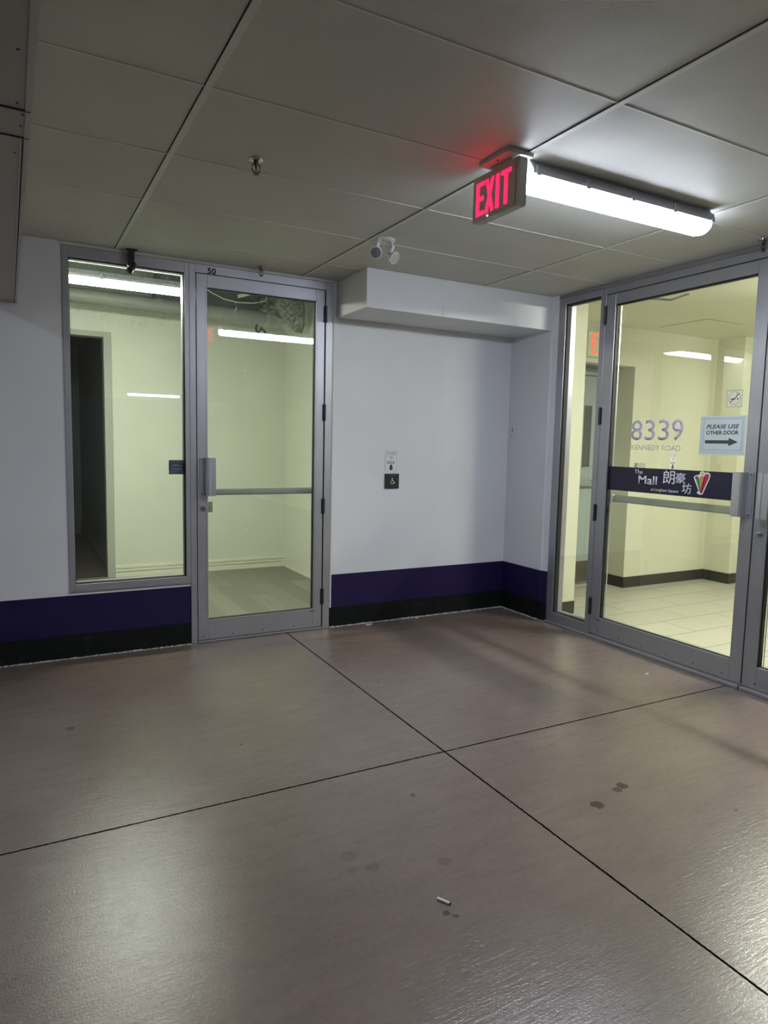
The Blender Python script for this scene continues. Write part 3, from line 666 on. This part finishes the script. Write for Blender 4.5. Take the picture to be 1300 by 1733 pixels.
# ================================================================== LIGHT FIXTURES
def strip_light(x0, x1, yc, ztop, label, name='strip_light', lens=(M_LENS, M_LENSS), group=None, w_=0.066, drop=0.11, clips=5, hang=0.0, rot=0.0):
    L = thing(name, ((x0+x1)/2, yc, ztop), label, 'light fixture', group)
    zt = ztop-hang; zb = zt-drop; zm = zt-drop*0.50
    bm = B(); prism(bm, [(yc-w_*0.62, zt), (yc+w_*0.62, zt), (yc+w_*1.08, zm+0.012), (yc+w_*1.08, zm-0.004), (yc-w_*1.08, zm-0.004), (yc-w_*1.08, zm+0.012)], x0+0.012, x1-0.012, 'x')
    obj('housing', bm, M_FIXT, L)
    # diffuser, faceted curve
    n = 8; pts = []
    for k in range(n+1):
        a = math.pi*k/n; pts.append((yc+w_*0.92*math.cos(a), zm-0.0005-(zm-zb)*math.sin(a)**0.8))
    bm = B()
    rings = []
    for (x, s) in ((x0, 0.55), (x0+0.012, 0.9), (x0+0.035, 1.0), (x1-0.035, 1.0), (x1-0.012, 0.9), (x1, 0.55)):
        rings.append([bm.verts.new((x, yc+(u-yc)*(0.5+0.5*s), zm-(zm-v)*s)) for u, v in pts])
    for a, b_ in zip(rings, rings[1:]):
        for k in range(n):
            f_ = bm.faces.new((a[k], a[k+1], b_[k+1], b_[k])); f_.material_index = 0 if 2 <= k < n-2 else 1
        f_ = bm.faces.new((a[0], b_[0], b_[-1], a[-1])); f_.material_index = 1
    for r_ in (rings[0], rings[-1]): f_ = bm.faces.new(r_); f_.material_index = 1
    obj('diffuser', bm, list(lens), L)
    for s in (-1, 1):
        for k in range(clips):
            x = x0 + (x1-x0)*(k+0.12)/(clips-0.76); y = yc+s*w_*1.09
            bm = B(); box(bm, x-0.007, x+0.007, min(y, y+s*0.006), max(y, y+s*0.006), zm-0.010, zm+0.026, 0.0015, 1); box(bm, x-0.011, x+0.011, min(y, y+s*0.009), max(y, y+s*0.009), zm-0.013, zm-0.007, 0.001, 1)
            obj('clip', bm, M_FIXT, L)
    if hang:
        for x in (x0+0.2, x1-0.2):
            bm = B(); cyl(bm, (x, yc, zt), (x, yc, ztop), 0.0025, seg=8); obj('hanger', bm, M_HINGE, L)
    L.rotation_euler = (0, 0, rot)
    return L
strip_light(2.062, 3.205, -2.285, H-0.0005, 'lit white strip light on the passage ceiling beside the red exit sign')
strip_light(0.15, 1.40, 0.56, 3.299, 'lit tube light just inside the shop display window', lens=(M_SLENS, M_SLENSS), w_=0.060, drop=0.09, clips=3, hang=0.80)
for x, y in ((2.75, -13.3), (7.1, -13.1)):
    strip_light(x, x+1.25, y, H-0.0005, 'strip light on the far passage ceiling behind the viewer', group='strip lights far behind the viewer')
strip_light(-1.32, -0.07, -3.0, H-0.0005, 'strip light in the ceiling bay left of the bulkhead', rot=math.pi/2, lens=(M_BLENS, M_BLENS))
strip_light(4.60, 5.85, -2.45, H-0.0005, 'strip light on the lobby ceiling close to the entrance doors, out of view', lens=(M_LLENS, M_LLENS), rot=math.pi/2)
strip_light(8.2, 9.45, -2.6, H-0.0005, 'added fill strip light deep inside the lobby, out of view', lens=(M_DLENS, M_DLENS))  # unseen lamp added to fill the lobby with light

# ================================================================== EXIT SIGNS
ex = thing('exit_sign', (1.98, -2.25, H), 'red lit exit sign hanging from the passage ceiling', 'exit sign')
def rrect(y0, y1, z0, z1, r, n=5):
    pts = []
    for cy, cz, a0 in ((y1-r, z1-r, 0), (y0+r, z1-r, 90), (y0+r, z0+r, 180), (y1-r, z0+r, 270)):
        for k in range(n+1):
            a = math.radians(a0+90*k/n); pts.append((cy+r*math.cos(a), cz+r*math.sin(a)))
    return pts
bm = B(); prism(bm, rrect(-2.400, -2.098, 2.319, 2.503, 0.012), 1.968, 2.004, 'x'); obj('housing', bm, M_EXITBOX, ex)
bm = B(); prism(bm, rrect(-2.378, -2.103, 2.325, 2.499, 0.008), 1.9655, 1.9685, 'x'); obj('face_plate', bm, M_EXITFACE, ex)
bm = B(); prism(bm, rrect(-2.385, -2.195, H-0.018, H-0.0005, 0.004), 1.922, 2.046, 'x'); obj('canopy', bm, M_EXITBOX, ex)
obj('stem', box(B(), 1.972, 1.998, -2.34, -2.22, 2.503, H-0.018), M_EXITBOX, ex)
bm = B(); cyl(bm, (1.943, -2.290, H-0.0175), (1.943, -2.290, H-0.0205), 0.004); obj('canopy_screw', bm, M_BLACK, ex)
def exit_letters(X, ys, ye, z0, z1, sgn=-1):
    """block letters E X I T on the plane x = X; ys is the left edge as read, text runs towards ye"""
    bm = B(); d = ye-ys; Y = lambda u: ys+d*u; Z = lambda v: z0+(z1-z0)*v; a, b_ = X-0.0016, X
    R = lambda u0, u1, v0, v1: prism(bm, [(Y(u0), Z(v0)), (Y(u1), Z(v0)), (Y(u1), Z(v1)), (Y(u0), Z(v1))], a, b_, 'x')
    R(0, .085, 0, 1); R(.085, .235, 0, .11); R(.085, .235, .89, 1); R(.085, .215, .44, .56)
    prism(bm, [(Y(.27), Z(0)), (Y(.345), Z(0)), (Y(.395), Z(.30)), (Y(.445), Z(0)), (Y(.52), Z(0)), (Y(.437), Z(.5)), (Y(.52), Z(1)), (Y(.445), Z(1)), (Y(.395), Z(.70)), (Y(.345), Z(1)), (Y(.27), Z(1)), (Y(.353), Z(.5))], a, b_, 'x')
    R(.58, .67, 0, 1)
    R(.82, .905, 0, .89); prism(bm, [(Y(.73), Z(.88)), (Y(.985), Z(.88)), (Y(1.0), Z(.90)), (Y(1.0), Z(.98)), (Y(.985), Z(1)), (Y(.73), Z(1))], a, b_, 'x')
    return bm
obj('letters', exit_letters(1.9653, -2.126, -2.352, 2.343, 2.474), M_RED, ex)
bm = B(); cyl(bm, (1.9655, -2.205, 2.3285), (1.9625, -2.205, 2.3285), 0.0035, seg=12); obj('indicator_lamp', bm, M_LED, ex)
ex2 = thing('exit_sign', (5.05, 0.129, 2.25), 'orange red exit sign on the lobby wall above the steel door', 'exit sign')
obj('housing', box(B(), 4.84, 5.22, 0.085, 0.1285, 2.215, 2.445, 0.006, 1), mat('cream exit housing', (0.62, 0.62, 0.44), 0.5), ex2)
tmp = exit_letters(0.0, 0.0, 0.31, 2.240, 2.420)
for v in tmp.verts: v.co = Vector((4.885+v.co.y, 0.0845+v.co.x, v.co.z))
obj('letters', tmp, M_RED2, ex2)

# ================================================================== EMERGENCY LAMP HEADS
em = thing('emergency_light', (2.085, -1.06, H), 'white twin-head emergency light on the ceiling above the bulkhead corner', 'emergency light')
bm = B(); lathe(bm, [(0.060, 0), (0.060, 0.006), (0.050, 0.014), (0.034, 0.018), (0.001, 0.019)], (2.100, -1.065, H-0.0005), (0, 0, -1), 32); obj('canopy', bm, M_PLASTIC, em, True)
bm = B(); box(bm, 2.094, 2.112, -1.094, -1.088, H-0.019, H-0.014); box(bm, 2.074, 2.082, -1.10, -1.093, H-0.018, H-0.013); obj('canopy_slot', bm, M_BLACK, em)
def head(base, tip, d, lensm):
    d = Vector(d).normalized(); tip = Vector(tip); base = Vector(base)
    bm = B(); mid = base + (tip-base)*0.45 + Vector((0, 0, 0.004))
    tube(bm, [base, mid, tip - d*0.035], [0.010, 0.011, 0.010], 14); lathe(bm, [(0.001, -0.012), (0.012, -0.009), (0.014, 0), (0.012, 0.009), (0.001, 0.012)], mid, (1, 0, 0), 16)
    a = obj('swivel_arm', bm, M_PLASTIC, em, True)
    bm = B(); lathe(bm, [(0.010, -0.058), (0.014, -0.050), (0.016, -0.030), (0.028, -0.020), (0.033, -0.010), (0.034, 0.006), (0.030, 0.008), (0.029, 0.004)], tip, d, 28)
    h_ = obj('lamp_head', bm, M_PLASTIC, em, True)
    bm = B(); lathe(bm, [(0.0285, 0.002), (0.0285, 0.0055), (0.015, 0.0085), (0.001, 0.0095)], tip, d, 28); obj('lens', bm, lensm, h_, True)
head((2.052, -1.085, H-0.012), (1.998, -1.155, 2.425), (-0.35, -0.85, -0.42), M_LAMPG)
head((2.122, -1.095, H-0.012), (2.112, -1.160, 2.412), (0.30, -0.80, -0.55), M_LAMPL)

# ================================================================== SPRINKLERS
def sprinkler(x, y, label):
    t_ = thing('sprinkler', (x, y, H), label, 'sprinkler', 'ceiling sprinklers')
    bm = B(); lathe(bm, [(0.030, 0), (0.029, 0.004), (0.020, 0.007), (0.013, 0.009), (0.001, 0.009)], (x, y, H-0.0005), (0, 0, -1), 28); obj('escutcheon', bm, M_CHROME, t_, True)
    bm = B(); cyl(bm, (x, y, H-0.008), (x, y, H-0.020), 0.011, 0.009, 16)
    for s in (-1, 1): tube(bm, [(x+s*0.008, y, H-0.018), (x+s*0.017, y, H-0.026), (x+s*0.017, y, H-0.044), (x+s*0.008, y, H-0.054), (x, y, H-0.058)], 0.0028, 8)
    cyl(bm, (x, y, H-0.018), (x, y, H-0.036), 0.009, 0.003, 12); cyl(bm, (x, y, H-0.034), (x, y, H-0.060), 0.0025, seg=10)
    obj('frame', bm, M_BRASS, t_, True)
    bm = B(); n = 12; pts = []
    for k in range(2*n):
        a = math.pi*k/n; r = 0.014 if k % 2 == 0 else 0.0105; pts.append((x+r*math.cos(a), y+r*math.sin(a)))
    prism(bm, pts, H-0.062, H-0.0605); obj('deflector', bm, M_BRASS, t_)
sprinkler(1.128, -1.745, 'ceiling sprinkler out in the open, nearest the viewer on the left')
sprinkler(1.700, -0.085, 'ceiling sprinkler tucked close above the shop door frame')
sprinkler(3.842, -2.185, 'ceiling sprinkler above the entrance doors at the right edge')

# black bracket hanging in front of the shop window
br_ = thing('pendant_bracket', (0.885, -0.045, H), 'black bracket hanging from the ceiling in front of the display window', 'bracket')
bm = B(); box(bm, 0.862, 0.925, -0.065, -0.020, H-0.005, H-0.0005, 0.001, 1); obj('mounting_plate', bm, M_BLACK, br_)
bm = B(); box(bm, 0.872, 0.906, -0.062, -0.034, H-0.082, H-0.005, 0.002, 1); box(bm, 0.866, 0.914, -0.066, -0.030, H-0.104, H-0.080, 0.004, 1); obj('post', bm, M_BLACK, br_)
bm = B(); tube(bm, [(0.900, -0.048, H-0.088), (0.896, -0.052, H-0.112), (0.880, -0.060, H-0.128)], [0.019, 0.018, 0.016], 18); lathe(bm, [(0.001, -0.020), (0.014, -0.018), (0.019, -0.006), (0.019, 0.008), (0.001, 0.012)], (0.878, -0.063, H-0.130), (-0.5, -0.6, -0.5), 20)
obj('swivel_end', bm, M_BLACK, br_, True)

# ================================================================== SIGNS
# notice over the push plate, on the recessed wall
def wall_notice(x0, x1, y, z0, z1, label):
    t_ = thing('instruction_sign', ((x0+x1)/2, y, z0), label, 'sign'); W = x1-x0; Hh = z1-z0
    obj('sheet', box(B(), x0, x1, y-0.002, y-0.0003, z0, z1), M_PAPER, t_)
    bm = B(); e = W*0.022; a, b_ = y-0.0026, y-0.0019
    box(bm, x0+e, x1-e, a, b_, z1-2*e, z1-e); box(bm, x0+e, x1-e, a, b_, z0+e, z0+2*e); box(bm, x0+e, x0+2*e, a, b_, z0+e, z1-e); box(bm, x1-2*e, x1-e, a, b_, z0+e, z1-e)
    obj('border', bm, M_GREYV, t_)
    bm = B(); cx = x0+W*0.5
    r = random.Random(9)
    def dashes(zf, h, xa, xb, n):
        for k in range(n):
            u0 = xa+(xb-xa)*k/n; u1 = u0+(xb-xa)/n*(0.45+0.4*r.random())
            box(bm, x0+W*u0, x0+W*u1, a, b_, z0+Hh*zf, z0+Hh*(zf+h))
    dashes(0.895, 0.030, 0.10, 0.92, 9); dashes(0.805, 0.032, 0.16, 0.88, 6)
    obj('heading', bm, M_INK, t_); bm = B()
    dashes(0.445, 0.045, 0.16, 0.82, 4); dashes(0.360, 0.045, 0.16, 0.84, 4)
    obj('printed_text', bm, M_INK, t_); bm = B()
    prism(bm, [(cx-W*0.10, z0+Hh*0.31), (cx-W*0.10, z0+Hh*0.15), (cx-W*0.23, z0+Hh*0.15), (cx, z0+Hh*0.025), (cx+W*0.23, z0+Hh*0.15), (cx+W*0.10, z0+Hh*0.15), (cx+W*0.10, z0+Hh*0.31)], a, b_, 'y')
    obj('arrow', bm, M_INK, t_)
    bm = B(); lathe(bm, [(W*0.13, 0), (W*0.13, 0.0008), (0.0001, 0.0008)], (cx+W*0.02, b_, z0+Hh*0.66), (0, -1, 0), 20); box(bm, cx-W*0.3, cx-W*0.08, a, b_, z0+Hh*0.70, z0+Hh*0.73); obj('pictogram', bm, mat('faint grey print', (0.5, 0.5, 0.54), 0.6), t_)
    return t_
def access_plate(x0, x1, y, z0, z1, label):
    t_ = thing('push_plate', ((x0+x1)/2, y, z0), label, 'door opener button'); W = x1-x0; Hh = z1-z0
    obj('plate', box(B(), x0, x1, y-0.012, y-0.0003, z0, z1, 0.0015, 1), M_BLACK, t_)
    bm = B(); a, b_ = y-0.0132, y-0.0119; P_ = lambda u, v: (x0+W*u, z0+Hh*v)
    n = 20                                                       # wheel arc
    cx, cz, R0, R1 = 0.505, 0.42, 0.095, 0.125
    arc = [math.radians(115+270*k/n) for k in range(n+1)]
    for p_, q_ in zip(arc, arc[1:]):
        prism(bm, [P_(cx+R0*math.cos(p_), cz+R0*math.sin(p_)), P_(cx+R1*math.cos(p_), cz+R1*math.sin(p_)), P_(cx+R1*math.cos(q_), cz+R1*math.sin(q_)), P_(cx+R0*math.cos(q_), cz+R0*math.sin(q_))], a, b_, 'y')
    prism(bm, [P_(.47, .62), P_(.51, .62), P_(.52, .545), P_(.60, .53), P_(.66, .395), P_(.715, .42), P_(.73, .39), P_(.645, .345), P_(.575, .495), P_(.48, .51)], a, b_, 'y')
    lathe(bm, [(W*0.042, 0), (W*0.042, 0.0012), (0.0001, 0.0012)], (x0+W*.495, y-0.0119, z0+Hh*.665), (0, -1, 0), 16)
    obj('wheelchair_symbol', bm, M_WHITEV, t_)
    bm = text_bm('PUSH TO OPEN', (0, y-0.0121, 0), (1, 0, 0), (0, 0, 1), x0+W*.34, x0+W*.78, z0+Hh*.865, z0+Hh*.905, 0.0005); obj('caption', bm, M_GREYV, t_)
    return t_
wall_notice(2.7165, 2.821, 0.0, 1.174, 1.329, 'small white notice with down arrow, above the black wheelchair plate')
access_plate(2.7155, 2.8365, 0.0, 1.039, 1.153, 'square black door opener plate with white wheelchair symbol on the recessed wall')
wall_notice(6.083, 6.200, 0.129, 1.18, 1.345, 'faint notice on the lobby wall just above the purple banner')
access_plate(6.078, 6.205, 0.129, 1.05, 1.165, 'black door opener plate on the lobby wall behind the purple banner')
o = obj('wall_box', box(B(), 5.585, 5.70, 0.09, 0.1295, 1.10, 1.245, 0.003, 1), mat('grey box enamel', (0.42, 0.41, 0.33), 0.5)); tag(o, 'small grey box on the lobby wall behind the purple banner', 'control box')

UD = (0, -1, 0); VD = (0, 0, 1)      # reading direction on the entrance glass, seen from the passage
XG = XS+0.0172                         # outer side of the door glass
def panel(name, y0, y1, z0, z1, th, m, parent=None, x=XG):
    return obj(name, box(B(), x-th, x, min(y0, y1), max(y0, y1), z0, z1), m, parent)
# big street number
nm = thing('vinyl_lettering', (XG, -1.48, 1.374), 'lilac street number 8339 with grey road name on the entrance glass', 'lettering')
bm = B()
for s, a, b_ in (('8', 1.272, 1.366), ('3', 1.386, 1.469), ('3', 1.494, 1.578), ('9', 1.597, 1.684)):
    text_bm(s, (XG, 0, 0), UD, VD, a, b_, 1.443, 1.577, 0.0004, bold=0.004, bm=bm)
obj('number', bm, M_LILAC, nm)
obj('road_name', text_bm('KENNEDY ROAD', (XG, 0, 0), UD, VD, 1.279, 1.670, 1.376, 1.411, 0.0004), M_GREYV, nm)
# banner
bn = thing('window_banner', (XG, -1.57, 1.09), 'dark purple banner with white lettering and cone logo across the entrance door glass', 'banner')
panel('film', -1.0905, -2.118, 1.0915, 1.2575, 0.0006, M_BANNER, bn)
XB = XG-0.0007
bm = B()
text_bm('The', (XB, 0, 0), UD, VD, 1.320, 1.388, 1.2155, 1.2445, 0.0004, bold=0.008, bm=bm)
text_bm('Mall', (XB, 0, 0), UD, VD, 1.356, 1.508, 1.149, 1.206, 0.0004, bold=0.014, bm=bm)
text_bm('at Langham Square', (XB, 0, 0), UD, VD, 1.463, 1.674, 1.104, 1.129, 0.0004, bold=0.006, bm=bm)
obj('english_lettering', bm, M_WHITEV, bn)
bm = B()
text_bm('\u6717', (XB, 0, 0), UD, VD, 1.553, 1.643, 1.163, 1.250, 0.0004, bold=0.0, bm=bm)
text_bm('\u8c6a', (XB, 0, 0), UD, VD, 1.649, 1.722, 1.173, 1.238, 0.0004, bold=0.0, bm=bm)
text_bm('\u574a', (XB, 0, 0), UD, VD, 1.701, 1.769, 1.110, 1.176, 0.0004, bold=0.0, bm=bm)
obj('chinese_lettering', bm, M_WHITEV, bn)
lg = []
LY = lambda u: -(1.782+0.113*u); LZ = lambda v: 1.112+0.142*v
def poly(pts, d0, d1, m, nm_):
    bm = B(); prism(bm, [(LY(u), LZ(v)) for u, v in pts], XB-d1, XB-d0, 'x'); return bm
fan = [(.40, .0), (.50, -.01), (.60, .02), (.66, .12), (.99, .76), (1.0, .87), (.93, .95), (.80, .98), (.66, .95), (.60, 1.0), (.45, 1.01), (.36, .95), (.33, .85), (.14, .83), (.02, .78), (.0, .70), (.05, .62), (.36, .14), (.24, .10), (.26, .05)]
bm = poly(fan, 0.0, 0.0004, None, None); lo = obj('logo_outline', bm, M_WHITEV, bn)
for pts, m in (([(.46, .06), (.56, .06), (.93, .76), (.93, .86), (.82, .92), (.70, .89), (.63, .80)], M_R),
               ([(.45, .08), (.52, .08), (.63, .72), (.60, .80), (.50, .83), (.42, .78)], M_O),
               ([(.43, .10), (.47, .10), (.36, .68), (.28, .76), (.17, .72), (.14, .66)], M_G),
               ([(.42, .86), (.62, .86), (.66, .90), (.58, .95), (.45, .95)], M_Y),
               ([(.07, .70), (.13, .65), (.26, .73), (.24, .79), (.12, .79)], M_R)):
    obj('logo_cone', poly(pts, 0.0004, 0.0008, None, None), m, lo)
bm = poly([(.475, .10), (.49, .10), (.42, .80), (.39, .80)], 0.0004, 0.0009, None, None); prism(bm, [(LY(u), LZ(v)) for u, v in [(.53, .10), (.545, .10), (.69, .80), (.66, .82)]], XB-0.0009, XB-0.0004, 'x'); obj('logo_divider', bm, M_BANNER, lo)
# laminated sign
ps = thing('paper_sign', (XG, -1.95, 1.36), 'laminated pale blue sign with arrow taped to the entrance glass', 'sign')
panel('laminate', -1.803, -2.103, 1.358, 1.592, 0.0005, M_LAMINATE, ps)
panel('sheet', -1.812, -2.091, 1.370, 1.583, 0.0009, M_SIGNBLUE, ps)
bm = B(); X0 = XG-0.0013
def frame(bm, ya, yb, za, zb, e, x0, x1):
    lo_, hi_ = min(ya, yb), max(ya, yb)
    box(bm, x0, x1, lo_, hi_, zb-e, zb); box(bm, x0, x1, lo_, hi_, za, za+e); box(bm, x0, x1, lo_, lo_+e, za, zb); box(bm, x0, x1, hi_-e, hi_, za, zb)
frame(bm, -1.828, -2.081, 1.386, 1.574, 0.0022, X0, X0+0.0005); frame(bm, -1.813, -2.090, 1.371, 1.582, 0.0012, X0, X0+0.0005); obj('border', bm, M_BLUELINE, ps)
bm = B(); text_bm('PLEASE USE', (XG-0.0009, 0, 0), UD, VD, 1.846, 2.060, 1.515, 1.540, 0.0004, bold=0.015, shear=0.25, bm=bm)
text_bm('OTHER DOOR', (XG-0.0009, 0, 0), UD, VD, 1.847, 2.058, 1.4795, 1.503, 0.0004, bold=0.022, bm=bm); obj('lettering', bm, M_INK, ps)
bm = B(); prism(bm, [(-1.842, 1.426), (-1.998, 1.426), (-1.998, 1.412), (-2.058, 1.436), (-1.998, 1.460), (-1.998, 1.446), (-1.842, 1.446)], XG-0.0013, XG-0.0009, 'x'); obj('arrow', bm, M_GREENINK, ps)
# no smoking sticker
ns = thing('no_smoking_sticker', (XG, -2.016, 1.64), 'small square no-smoking sticker on the glass above the arrow sign', 'sticker')
panel('film', -1.968, -2.066, 1.640, 1.737, 0.0006, mat('cream sticker film', (0.66, 0.66, 0.48), 0.5), ns)
bm = B(); frame(bm, -1.968, -2.066, 1.640, 1.737, 0.0025, XG-0.0011, XG-0.0006)
n = 28; c0 = (-2.017, 1.692)
for k in range(n):
    a, b_ = 2*math.pi*k/n, 2*math.pi*(k+1)/n
    prism(bm, [(c0[0]+r*math.cos(q), c0[1]+r*math.sin(q)) for r, q in ((.036, a), (.0385, a), (.0385, b_), (.036, b_))], XG-0.0011, XG-0.0006, 'x')
obj('ring', bm, mat('faded olive ink', (0.22, 0.22, 0.15), 0.6), ns)
bm = B(); box(bm, XG-0.0011, XG-0.0006, -2.022, -1.993, 1.684, 1.690); box(bm, XG-0.0011, XG-0.0006, -2.043, -2.032, 1.684, 1.690)
tube(bm, [(XG-0.0012, -2.034, 1.693), (XG-0.0012, -2.026, 1.702), (XG-0.0012, -2.036, 1.710), (XG-0.0012, -2.026, 1.720)], 0.0014, 6)
prism(bm, [(-2.043, 1.718), (-2.046, 1.715), (-1.991, 1.664), (-1.988, 1.667)], XG-0.0011, XG-0.0006, 'x'); obj('cigarette_symbol', bm, M_INK, ns)

# sticker on the display window
ws = thing('window_sticker', (1.163, 0.0235, 1.152), 'small dark blue printed sticker at the right edge of the display window', 'sticker')
obj('film', box(B(), 1.113, 1.2150, 0.0230, 0.0238, 1.152, 1.245), mat('navy sticker', (0.03, 0.045, 0.08), 0.4), ws)
bm = B(); r = random.Random(4)
for (za, h, n_) in ((1.234, .005, 9), (1.224, .006, 7), (1.165, .006, 6), (1.174, .004, 8), (1.157, .004, 9)):
    for k in range(n_):
        x0 = 1.117+0.094*k/n_; box(bm, x0, x0+0.094/n_*(.5+.4*r.random()), 0.0225, 0.0231, za, za+h)
prism(bm, [(1.124, 1.184), (1.150, 1.184), (1.158, 1.180), (1.198, 1.184), (1.206, 1.206), (1.190, 1.214), (1.150, 1.218), (1.126, 1.212)], 0.0226, 0.0231, 'y')
obj('print', bm, mat('grey blue print', (0.16, 0.21, 0.24), 0.5), ws)
obj('headline', text_bm('PRINTING', (0, 0.0226, 0), (1, 0, 0), (0, 0, 1), 1.130, 1.204, 1.191, 1.207, 0.0004, bold=0.03), M_INK, ws)

# ================================================================== CIGARETTE END
cg = thing('cigarette_butt', (1.3285, -2.966, 0.0042), 'white cigarette end lying on the brown concrete floor', 'cigarette')
a = Vector((1.3185, -2.9475, 0.0042)); b_ = Vector((1.3385, -2.984, 0.0042)); d = (b_-a).normalized()
bm = B(); lathe(bm, [(0.0037, 0), (0.0040, 0.001), (0.0040, (b_-a).length-0.001), (0.0036, (b_-a).length)], a, d, 18); obj('paper', bm, M_CIG, cg, True)
bm = B(); lathe(bm, [(0.0035, 0), (0.0033, 0.003), (0.002, 0.0045), (0.0002, 0.005)], b_, d, 14); obj('burnt_tip', bm, M_CIGEND, cg, True)
# crumbs and litter by the walls
M_CHIP = mat('pale paint chip', (0.6, 0.6, 0.6), 0.8)
for k, (x, y, s_, lab) in enumerate(((2.57, -0.06, .022, 'pale flake of caulk on the floor by the shop door hinge side'), (3.02, -0.035, .016, 'pale flake of caulk on the floor below the wheelchair plate'), (3.62, -1.78, .010, 'tiny white scrap on the floor before the entrance threshold'))):
    bm = B(); r = random.Random(20+k); n = 9
    prism(bm, [(x+s_*(0.5+0.5*r.random())*math.cos(2*math.pi*i/n)*1.5, y+s_*0.5*(0.5+0.5*r.random())*math.sin(2*math.pi*i/n)) for i in range(n)], 0.0, 0.004)
    tag(obj('debris_flake', bm, M_CHIP), lab, 'debris', 'pale flakes on the passage floor')

# ================================================================== SERVICES ABOVE THE SHOP
o = obj('grey_pipe', tube(B(), [(0.13, 1.95, 2.60), (2.42, 1.95, 2.565)], 0.062, 18), M_PIPE, None, True); tag(o, 'thick pale grey pipe running across above the shop tube light', 'pipe')
bm = B(); box(bm, 1.45, 2.38, 2.05, 2.45, 2.60, 2.95, 0.01, 1); box(bm, 1.95, 1.97, 2.04, 2.46, 2.59, 2.96)
for x in (1.6, 2.3): cyl(bm, (x, 2.25, 2.94), (x, 2.25, 3.302), 0.006, seg=8)
if 1: o = obj('air_duct', bm, M_DUCT); tag(o, 'dark rectangular air duct high in the shop', 'air duct')
bm = B(); r = random.Random(12); prev = None; rings = []
path = [((2.62, 1.72, 3.28), .13), ((2.58, 1.72, 3.05), .15), ((2.56, 1.72, 2.85), .14), ((2.60, 1.75, 2.66), .13), ((2.66, 1.80, 2.52), .10), ((2.73, 1.83, 2.44), .03)]
for (c_, rr) in path:
    ring = []
    for k in range(22):
        a = 2*math.pi*k/22; q = rr*(0.82+0.36*r.random()); ring.append(bm.verts.new((c_[0]+q*math.cos(a), c_[1]+q*math.sin(a), c_[2]+0.02*r.random())))
    rings.append(ring)
for p_, q_ in zip(rings, rings[1:]):
    for k in range(22): bm.faces.new((p_[k], p_[(k+1) % 22], q_[(k+1) % 22], q_[k]))
bm.faces.new(rings[0]); bm.faces.new(rings[-1])
o = obj('insulation_sleeve', bm, M_FOIL, None, True); tag(o, 'crumpled pale wrapped duct sleeve drooping behind the shop door glass', 'duct')
bm = B(); rings = []
for i in range(9):
    x = 2.44+0.045*i; rr = 0.12+0.03*math.sin(i*1.1); rings.append([bm.verts.new((x, 2.28+rr*0.7*math.cos(2*math.pi*k/20)*(0.85+0.3*r.random()), 2.78+0.03*math.sin(i)+rr*math.sin(2*math.pi*k/20)*(0.85+0.3*r.random()))) for k in range(20)])
for p_, q_ in zip(rings, rings[1:]):
    for k in range(20): bm.faces.new((p_[k], p_[(k+1) % 20], q_[(k+1) % 20], q_[k]))
bm.faces.new(rings[0]); bm.faces.new(rings[-1])
o = obj('flexible_duct', bm, M_FOIL, None, True); tag(o, 'crinkled flexible duct against the shop side wall near the ceiling', 'duct')
pts = [(1.66, 1.60, 3.302), (1.68, 1.60, 2.90), (1.70, 1.60, 2.74), (1.80, 1.6, 2.68), (1.92, 1.6, 2.635), (2.05, 1.6, 2.62), (2.18, 1.6, 2.63), (2.30, 1.6, 2.66), (2.36, 1.6, 2.85), (2.38, 1.6, 3.302)]
bm = tube(B(), pts, 0.004, 8); tube(bm, [(2.02, 1.6, 2.622), (2.03, 1.6, 2.57), (2.01, 1.6, 2.53), (2.02, 1.6, 2.50)], 0.004, 8)
o = obj('sagging_cable', bm, M_CABLE, None, True); tag(o, 'thin pale cable sagging across the top of the shop door glass', 'cable')
o = obj('metal_strut', box(B(), 0, 0.24, -0.006, 0.006, -0.014, 0.014), M_CABLE); o.location = (2.16, 1.6, 2.70); o.rotation_euler = (0, -0.35, 0); tag(o, 'short white strut at the top of the shop door glass', 'strut')
o = obj('dark_reflection_curl', tube(B(), [(2.335, 1.95, 2.51), (2.325, 1.95, 2.47), (2.325, 1.94, 2.44), (2.345, 1.93, 2.425), (2.365, 1.94, 2.45), (2.37, 1.94, 2.48), (2.39, 1.94, 2.455), (2.42, 1.94, 2.435)], 0.010, 10), M_BLACK, None, True); tag(o, 'black curl under the grey pipe, standing in for a reflection in the door glass', 'cable')  # added curl in place of a dark reflection on the door glass
